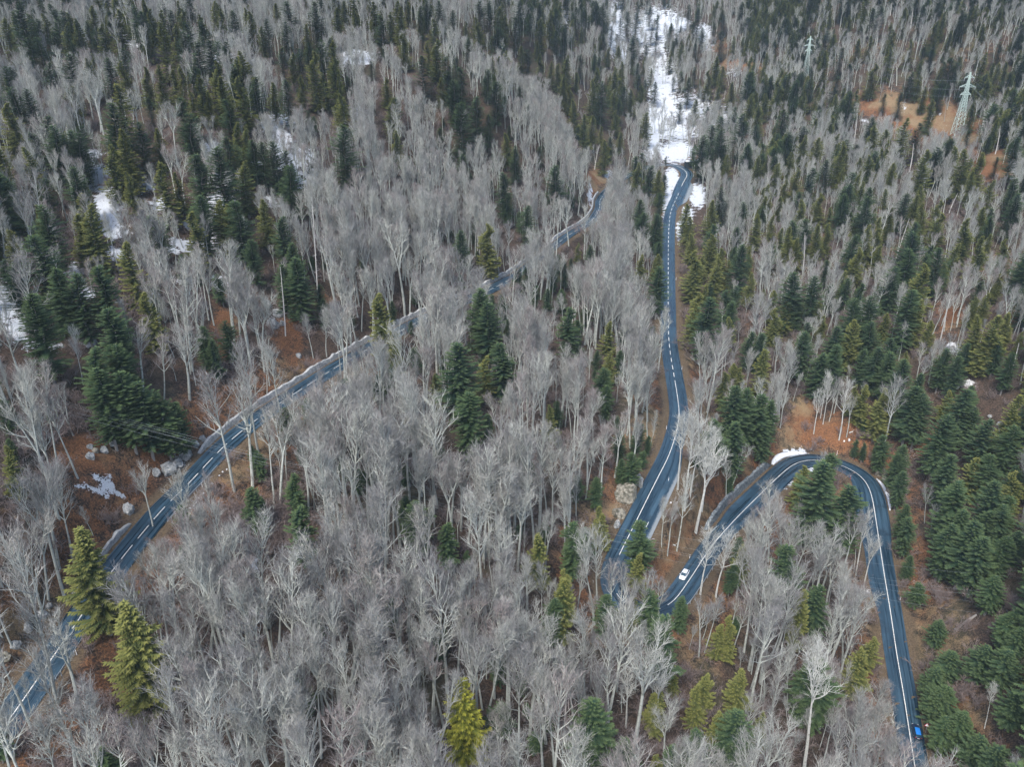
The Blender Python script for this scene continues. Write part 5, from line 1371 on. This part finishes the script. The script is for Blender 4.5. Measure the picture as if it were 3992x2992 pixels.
def rail(i0, i1, sgn, off, label):
    i_mid = (i0 + i1) // 2
    o0 = road[i_mid].copy()
    root = empty("guard_rail", o0, label, "guard rail", "steel guard rails")
    b = Box()
    secs = []
    for i in range(i0, i1 + 1):
        p_ = road[i] + side[i] * sgn * ((hl[i] if sgn < 0 else hr[i]) + off) - o0
        s_ = side[i] * sgn
        secs.append([p_ + UP * .45, p_ + UP * .55 - s_ * .08, p_ + UP * .62, p_ + UP * .70 - s_ * .08, p_ + UP * .82, p_ + UP * .82 + s_ * .06, p_ + UP * .45 + s_ * .06])
    b.loft(secs)
    b.obj("beam", M["steel"], root)
    for i in range(i0 + 1, i1, 3):
        p_ = road[i] + side[i] * sgn * ((hl[i] if sgn < 0 else hr[i]) + off + .14) - o0
        q = Box(); q.box(p_ + UP * .2, (.06, .06, .62)); q.obj("post", M["steel"], root)


rail(near_px(655, 1965), near_px(800, 1822), 1, .35, "grey steel guard rail beside the dashed upper road")
rail(near_px(590, 2040), near_px(640, 1980), 1, .75, "short grey guard rail behind the branches near the ivy trunk")
rail(near_px(150, 2650), near_px(300, 2430), 1, .4, "guard rail along the shaded near end of the upper road")
rail(near_px(2632, 2345, I_BOT), near_px(2735, 2190, I_BOT), 1, .4, "long pale guard rail opposite the white car")

# snow banks ploughed up beside the hairpin
def bank(i0, i1, sgn, off, wd, h, label, sd):
    rnd = random.Random(sd)
    secs = []
    for i in range(i0, i1 + 1):
        e = (hl[i] if sgn < 0 else hr[i]) + off
        f = math.sin(math.pi * (i - i0 + .5) / (i1 - i0 + 1)) ** .6
        sec = []
        for q in range(7):
            t = q / 6
            P = road[i] + side[i] * sgn * (e + wd * f * (t + rnd.uniform(-.05, .05)))
            P[2] = max(road[i][2], float(ground(P[0], P[1])[0])) - .15 + h * f * math.sin(math.pi * t) ** .7 * rnd.uniform(.7, 1.15)
            sec.append(P)
        secs.append(sec)
    x_ = Box()
    x_.loft(secs)
    x_.obj("snow_bank", M["snow"], None, True, label=label, cat="snow bank")


bank(near_px(3372, 1875, I_HP), near_px(3410, 1985, I_HP), -1, .5, 1.7, .8, "narrow white snow bank on the outer kerb of the hairpin", 1)
bank(near_px(3070, 1828, I_BOT), near_px(3170, 1790, I_BOT), -1, .6, 3.0, 1.0, "big heap of ploughed snow at the top of the hairpin", 2)


# ------------------------------------------------------------------ rocks
def rock(u, v, wpx, hpx, m_, label, sd, name="boulder", cat="rock", rel=0.55, grp=None):
    rnd = random.Random(sd)
    P = hit(u, v)
    dp = float(proj(P)[2])
    a = wpx * dp / FPX / 2
    h = hpx * dp / FPX / 2
    import bmesh
    bm = bmesh.new()
    bmesh.ops.create_icosphere(bm, subdivisions=4, radius=1)
    pl = []
    for q in range(16):
        n_ = np.array([rnd.gauss(0, 1), rnd.gauss(0, 1), rnd.gauss(0.2, 1)])
        pl.append((nrm(n_), rnd.uniform(.55, .95)))
    ph = [rnd.uniform(0, 6) for _ in range(6)]
    for vt in bm.verts:
        c_ = np.array(vt.co)
        s_ = 1.0
        for n_, d_ in pl:
            q = c_ @ n_
            if q > d_:
                s_ = min(s_, d_ / q)
        s_ *= 1 + .06 * math.sin(7 * c_[0] + ph[0]) * math.sin(6 * c_[1] + ph[1]) + .05 * math.sin(13 * c_[2] + ph[2] + 9 * c_[0]) + .04 * math.sin(21 * c_[1] + ph[3])
        c_ = c_ * s_
        vt.co = (c_[0] * a, c_[1] * max(a * .7, h), c_[2] * h * 1.25)
    me = bpy.data.meshes.new(name)
    bm.to_mesh(me)
    bm.free()
    me.materials.append(m_)
    o = link(name, me, None, label, cat, grp)
    o.location = (P[0], P[1], P[2] + h * (rel - .35))
    o.rotation_euler = (0, 0, rnd.uniform(-.5, .5))


ROCKS = [(655, 1838, 70, 60, "rock", "pale ragged rock face low beside the dashed upper road"), (720, 1785, 60, 55, "rock", "pale rock face tallest beside the dashed upper road"), (690, 1815, 50, 50, "rock", "pale rock wedged between the two roadside faces"), (610, 1850, 50, 34, "rock", "grey rock at the lower end of the roadside face"), (405, 1758, 44, 34, "rock", "pale grey boulder in the middle of the orange clearing"), (375, 1762, 34, 28, "mossy_rock", "mossy boulder touching the pale clearing boulder"), (440, 1735, 30, 26, "rock", "upper grey boulder of the orange clearing"), (350, 1785, 44, 32, "rock", "bluish boulder at the clearing's brushy edge"), (352, 1745, 26, 28, "rock", "small grey boulder above the bluish one"),
         (760, 1735, 34, 28, "rock", "grey rock by the foot of the long low wall"), (790, 1715, 36, 28, "rock", "grey rock under the wall beside the black firs"), (165, 2400, 40, 40, "rock", "grey rock on the bank of the near road, uppermost"), (110, 2450, 44, 44, "rock", "grey rock in the middle of the near road bank"), (60, 2520, 40, 44, "rock", "grey rock low on the near road bank"), (190, 2365, 26, 26, "rock", "small grey rock topping the near road bank"), (20, 2570, 50, 40, "mossy_rock", "mossy rock at the lowest end of the near bank"), (460, 2085, 40, 34, "rock", "grey rock above the near stone wall"), (500, 1990, 60, 44, "rock", "pale rock under the bare tree by the clearing"),
         (2490, 1888, 34, 60, "rock", "pale upright slab by the middle road"), (2440, 1940, 90, 110, "mossy_rock", "big mossy cliff above the middle road"), (2415, 2010, 60, 60, "mossy_rock", "brown cliff foot above the middle road"), (2405, 2052, 30, 44, "rock", "grey slab at the lower end of the middle road cliff"), (2470, 1925, 22, 40, "rock", "thin grey slab below the upright slab"),
         (3432, 1845, 46, 44, "mossy_rock", "mossy rock on the hairpin cut bank, highest"), (3455, 1880, 36, 50, "mossy_rock", "mossy rock midway on the hairpin cut bank"), (3505, 1800, 40, 60, "mossy_rock", "tall rib of rock behind the hairpin bank"), (3545, 1705, 50, 36, "pale_rock", "pale rock over the hairpin bank spruces"), (3470, 1925, 30, 46, "mossy_rock", "mossy rock lowest on the hairpin cut bank"), (3310, 1718, 9, 12, "pale_rock", "small white stone by the foot of the hairpin birch"), (3290, 1722, 7, 9, "pale_rock", "tiny white stone beside the hairpin birch stone"),
         (3710, 1352, 44, 28, "pale_rock", "white rock ledge among dark firs on the slope"), (3775, 1500, 60, 36, "pale_rock", "white ledge above the dark wood"), (3728, 1512, 30, 20, "pale_rock", "smaller white ledge beside the dark wood ledge"), (3965, 640, 56, 46, "pale_rock", "large pale boulder on the tawny pylon slope"), (3955, 700, 40, 22, "pale_rock", "pale slab under the large pylon slope boulder"), (3665, 445, 14, 10, "pale_rock", "small pale rock in the pylon clearing"), (3895, 1655, 24, 18, "rock", "blue grey block, upper of the scree beyond the hairpin"), (3905, 1680, 26, 20, "rock", "blue grey block, middle of the scree beyond the hairpin"), (3890, 1700, 24, 18, "rock", "blue grey block, lower of the scree beyond the hairpin"), (3860, 1625, 20, 14, "rock", "small grey block topping the scree"),
         (1080, 1225, 50, 40, "rock", "grey rock high in the scree above the road"), (1060, 1270, 60, 46, "rock", "grey rock lowest in the scree above the road"), (1040, 1190, 40, 40, "rock", "grey rock under the broken topped fir"), (1100, 1265, 30, 26, "rock", "small rock at the edge of the scree"), (1165, 1390, 24, 24, "rock", "grey stone above the wall among branches"), (2640, 1960 + 1, 7, 8, "pale_rock", "small white stone beside the middle road shoulder"), (2615, 1962, 8, 9, "pale_rock", "white and black boulder under the road shoulder"), (3383, 2312, 14, 16, "pale_rock", "white stone by the lower road's lay-by"), (3338, 2350, 7, 9, "white", "small white marker stone left of the lower road"), (3300, 2672, 8, 14, "pale_rock", "upright white stone near the spruce pair"), (1155, 2485, 26, 14, "rock", "grey boulder in the shaded lower wood")]
for q, (u, v, a, b, mm, lab) in enumerate(ROCKS):
    rock(u, v, a, b, M[mm], lab, 40 + q)
for q, (u, v) in enumerate([(885, 1832), (868, 1842), (856, 1856), (812, 1905), (794, 1925), (776, 1944), (765, 1962), (755, 1974), (742, 1983), (828, 1888)]):
    rock(u, v, 8, 7, M["pale_rock"], "small white stone in the row edging the guard rail verge", 200 + q, "edge_stone", "stone", grp="white stones along the guard rail verge")

# ------------------------------------------------------------------ posts, signs
def post(u, v, label, kind_="w", H=1.25):
    P = hit(u, v)
    root = empty("roadside_post", P, label, "post", "roadside marker posts")
    b = Box(); b.tube([(0, 0, -.3), (0, 0, H * .72)], .075, 8); b.obj("shaft", M["white"] if kind_ != "r" else M["red"], root)
    b = Box(); b.tube([(0, 0, H * .72), (0, 0, H * .86)], .078, 8); b.obj("band", M["black"] if kind_ == "w" else M["red"] if kind_ == "s" else M["white"], root)
    b = Box(); b.tube([(0, 0, H * .86), (0, 0, H)], [.075, .05], 8); b.obj("cap", M["white"], root)


for u, v, lab, kd, h in [(2598, 1674, "white marker post on the cliff side of the middle road", "w", 1.3), (2606, 1878, "white marker post on the worn shoulder of the middle road", "w", 1.4), (2688, 2180, "white marker post just above the white car", "w", 1.4), (3359, 1979, "white marker post inside the hairpin's lower leg", "w", 1.3), (3508, 2344, "white marker post on the bank side of the lower road", "w", 1.4), (3480, 2792, "white marker post across the road from the blue car", "w", 1.3), (2635, 1092, "white marker post on the straight road's brown shoulder", "w", 1.4), (2658, 1442, "white marker post where the straight road begins to curve", "w", 1.4), (789, 1900, "white marker post at the upper end of the guard rail", "w", 1.2), (685, 2012, "white marker post at the lower end of the guard rail", "w", 1.1), (3262, 1776, "red and white marker post at the outer top of the hairpin", "s", 2.0), (3314, 1870, "thin red marker post on the hairpin's inner verge", "r", 1.6), (300, 2555, "white marker post on the shaded near road", "w", 1.2)]:
    post(u, v, lab, kd, h)


def sign(u, v):
    P = hit(u, v + 24)
    root = empty("warning_sign", P, "white triangular warning sign with red rim beside the blue car", "road sign", None, math.atan2(-P[0], P[1]) + 0.25)
    b = Box(); b.tube([(0, .04, -.4), (0, .04, 2.5)], .04, 8); b.obj("pole", M["steel"], root)
    for nm, s_, y, m_ in (("rim", .72, 0.0, M["red"]), ("face", .52, -.014, M["white"])):
        t = Box()
        pts_ = [(s_ * math.sin(q * 2.0944), s_ * math.cos(q * 2.0944)) for q in range(3)]
        t.loft([[(x_, y - .01, 2.1 + z_) for x_, z_ in pts_], [(x_, y + .012, 2.1 + z_) for x_, z_ in pts_]])
        o = t.obj(nm, m_, root)
    root.rotation_euler = (-0.35, 0, root.rotation_euler[2])


sign(3608, 2836)


# ------------------------------------------------------------------ power lines
def pylon(u, v, tu, tv, label):
    P = hit(u, v)
    lo, hi = 10., 80.
    for it in range(30):
        H = (lo + hi) / 2
        lo, hi = (H, hi) if proj(P + UP * H)[1] > tv else (lo, H)
    root = empty("lattice_pylon", P, label, "pylon", "lattice pylons on the slope", 0.0)
    k = H / 42.0

    def wd(z):
        z = z / H
        return k * (3.0 - 1.9 * z / .65 if z < .65 else 1.1 - .9 * (z - .65) / .35)
    r = .16
    b = Box()
    for sx, sy in ((-1, -1), (1, -1), (1, 1), (-1, 1)):
        b.tube([(sx * wd(z), sy * wd(z), z - (2 if z == 0 else 0)) for z in np.linspace(0, H * .99, 9)], r, 4)
    b.obj("leg", M["pylon_paint"], root)
    g = Box()
    zs = [0]
    while zs[-1] < H * .95:
        zs.append(zs[-1] + max(1.3 * k, wd(zs[-1]) * 1.35))
    zs[-1] = H * .985
    cn = [(-1, -1), (1, -1), (1, 1), (-1, 1)]
    for a, c_ in zip(zs[:-1], zs[1:]):
        for q in range(4):
            p0, p1 = cn[q], cn[(q + 1) % 4]
            g.tube([(p0[0] * wd(a), p0[1] * wd(a), a), (p1[0] * wd(c_), p1[1] * wd(c_), c_)], .085, 3, False)
            g.tube([(p1[0] * wd(a), p1[1] * wd(a), a), (p0[0] * wd(c_), p0[1] * wd(c_), c_)], .085, 3, False)
            g.tube([(p0[0] * wd(c_), p0[1] * wd(c_), c_), (p1[0] * wd(c_), p1[1] * wd(c_), c_)], .07, 3, False)
    g.obj("lattice", M["pylon_paint"], root)
    ends = []
    for zf, wx in ((.905, 3.3), (.765, 5.5), (.645, 3.7)):
        a_ = Box()
        z = H * zf
        for sx in (-1, 1):
            e = np.array([sx * wx * k, 0, z])
            for sy in (-1, 1):
                a_.tube([(sx * wd(z), sy * wd(z), z), e], .12, 4)
                a_.tube([(sx * wd(z) * .9, sy * wd(z) * .9, z + 1.9 * k), e], .10, 4)
                for t in (.33, .66):
                    q0 = np.array([sx * wd(z), sy * wd(z), z]) * (1 - t) + e * t
                    q1 = np.array([sx * wd(z) * .9, sy * wd(z) * .9, z + 1.9 * k]) * (1 - t) + e * t
                    a_.tube([q0, q1], .06, 3, False)
            ends.append(P + e)
        a_.obj("crossarm", M["pylon_paint"], root)
    for e in ends:
        q = Box()
        q.tube([e - P, e - P - UP * 1.5], [.10, .10], 6)
        q.obj("insulator", M["steel"], root)
    return [e - UP * 1.5 for e in ends]


eA = pylon(3728, 526, 3783, 278, "nearer lattice pylon standing in the orange clearing")
eB = pylon(3137, 302, 3163, 138, "farther lattice pylon above the snowy gully side")


def cable(p0, p1, sag, rad, label, grp, m_="wire"):
    n_ = 24
    pts_ = [p0 + (p1 - p0) * (q / n_) - UP * sag * 4 * (q / n_) * (1 - q / n_) for q in range(n_ + 1)]
    b = Box()
    b.tube([x_ - p0 for x_ in pts_], rad, 4)
    o = b.obj("power_cable", M[m_], None, label=label, cat="cable", group=grp)
    o.location = tuple(p0)


WL = ["upper left", "upper right", "middle left", "middle right", "lower left", "lower right"]
offP = at_d(4700, 900, 330.)
for q in range(6):
    cable(eA[q], eB[q], 8, .02, "thin cable between the two pylons from the %s arm" % WL[q], "pylon cables")
    cable(eA[q], offP + (eA[q] - eA[0]), 7, .02, "thin cable leaving the nearer pylon's %s arm downhill" % WL[q], "pylon cables")

# wooden poles in the orange clearing and the line that crosses the valley from them
tops = []
for (u, v, tv, lab) in [(232, 1645, 1553, "taller grey green wooden pole at the clearing's upper edge"), (192, 1652, 1578, "shorter grey green wooden pole among the brush")]:
    P = hit(u, v)
    lo, hi = 3., 20.
    for it in range(24):
        H = (lo + hi) / 2
        lo, hi = (H, hi) if proj(P + UP * H)[1] > tv else (lo, H)
    root = empty("utility_pole", P, lab, "pole", "wooden poles in the clearing")
    b = Box(); b.tube([(0, 0, -1), (-.25, 0, H)], [.17, .12], 8); b.obj("shaft", M["wood"], root)
    b = Box(); b.tube([(-.25, 0, H), (-.25, 0, H + .14)], [.16, .06], 8); b.obj("cap", M["white"], root)
    for dy in (-.5, 0, .5):
        c_ = Box(); c_.tube([(-.05, dy, H - .35), (.2, dy, H - .35)], .05, 6); c_.obj("insulator", M["white"], root)
    tops.append(P + np.array([-.1, 0, H - .35]))
RL = [(at_d(4400, 2415, 215.), 14), (at_d(4400, 2330, 218.), 14)]
for q in range(2):
    for d_ in (-.5, 0, .5) if q == 0 else (-.5, .5):
        cable(tops[q] + np.array([0, d_, 0]), RL[q][0] + np.array([0, d_ * 6, d_ * 4]), RL[q][1] * .6, .012, "thin wire crossing the whole wood from the %s wooden pole" % ("taller" if q == 0 else "shorter"), "wires over the wood from the %s pole" % ("taller" if q == 0 else "shorter"))

# ------------------------------------------------------------------ culvert at the snowbound bend, fallen logs, gully marker
P = hit(2703, 652)
root = empty("culvert", P, "dark stone culvert mouth capped with snow at the bend", "culvert", None, 0.35)
b = Box()
b.box((0, 1.6, 1.2), (5.2, 1.5, 2.4)); b.obj("headwall", M["dark"], root)
b = Box()
b.loft([[(2.4 * math.cos(t), -.05 + y, .2 + 2.2 * math.sin(t)) for t in np.linspace(0, math.pi, 12)] for y in (0, .12)]); b.obj("opening_shade", M["black"], root)  # solid black plate on the headwall: the mouth's inner shade put into colour
b = Box()
b.loft([[(x_, .0, 3.6), (x_, 3.2, 3.6), (x_, 2.8, 4.3 + .2 * math.sin(x_ * 3)), (x_, .5, 4.25 + .15 * math.sin(x_ * 2))] for x_ in np.linspace(-5.4, 5.4, 14)]); b.obj("snow_cap", M["snow"], root, True)
P = hit(2703, 690)
root = empty("marker_pole", P, "tall thin pale pole standing beside the snowbound bend", "pole")
b = Box(); b.tube([(0, 0, -.5), (0, 0, 7.5)], [.11, .07], 8); b.obj("shaft", M["white"], root)
b = Box(); b.tube([(0, 0, 7.5), (0, 0, 7.9)], [.10, .04], 8); b.obj("cap", M["steel"], root)
for (u0, v0, u1, v1, r, mm, lab) in [(3722, 2462, 3806, 2402, .45, "conifer_bark", "dark fallen log on the brown bank beside the dark wood"), (2624, 2127, 2633, 2132, .22, "white_bark", "short cut log lying on the orange bank"), (3518, 1826, 3566, 1822, .3, "conifer_bark", "dark fallen trunk behind the hairpin bank"), (3310, 1690, 3325, 1686, .25, "white_bark", "pale log on the grass above the hairpin"), (1120, 2990, 1275, 2600, .2, "bark", "long leaning birch trunk in the lower wood"), (1210, 2975, 1240, 2780, .15, "bark", "shorter leaning birch trunk beside the long one"), (2270, 2170 + 2, 2272, 2174, .2, "white_bark", "stub of pale wood under the firs")][:6]:
    A, B = hit(u0, v0), hit(u1, v1)
    if "leaning" in lab:
        B = at_d(u1, v1, float(proj(A)[2]) + 4)
    else:
        A = A + UP * r * .7; B = B + UP * r * .7
    root = empty("fallen_log" if "leaning" not in lab else "leaning_trunk", A, lab, "log")
    b = Box(); b.tube([A - A, (B - A) * .5 + UP * .15, B - A], [r, r * .9, r * .6], 8); b.obj("trunk", M[mm], root)
    b = Box(); b.tube([(B - A) * .6, (B - A) * .62 + np.array([.9, .2, .9])], [r * .3, .03], 5); b.obj("branch_stub", M[mm], root)

# ------------------------------------------------------------------ the air of the valley
HAZE = True
if HAZE:
    zt, zb = max(CAMZ + 4, float(GZ.max()) + 60), float(GZ.min()) - 1
    b = Box()
    x0, x1, y0, y1 = gx[0] - 5, gx[-1] + 5, gy[0] - 5, gy[-1] + 5
    b.box(((x0 + x1) / 2, (y0 + y1) / 2, (zt + zb) / 2), ((x1 - x0) / 2, (y1 - y0) / 2, (zt - zb) / 2))
    hm = bpy.data.materials.new("haze_air")
    hm.use_nodes = True
    hn = hm.node_tree
    hn.nodes.remove(hn.nodes["Principled BSDF"])
    pvn = hn.nodes.new("ShaderNodeVolumePrincipled")
    pvn.inputs["Color"].default_value = (0.70, 0.90, 1.0, 1)
    pvn.inputs["Density"].default_value = 0.00010
    pvn.inputs["Anisotropy"].default_value = 0.0
    hn.links.new(pvn.outputs[0], hn.nodes["Material Output"].inputs["Volume"])
    hz = b.obj("haze", hm, None, kind="stuff")
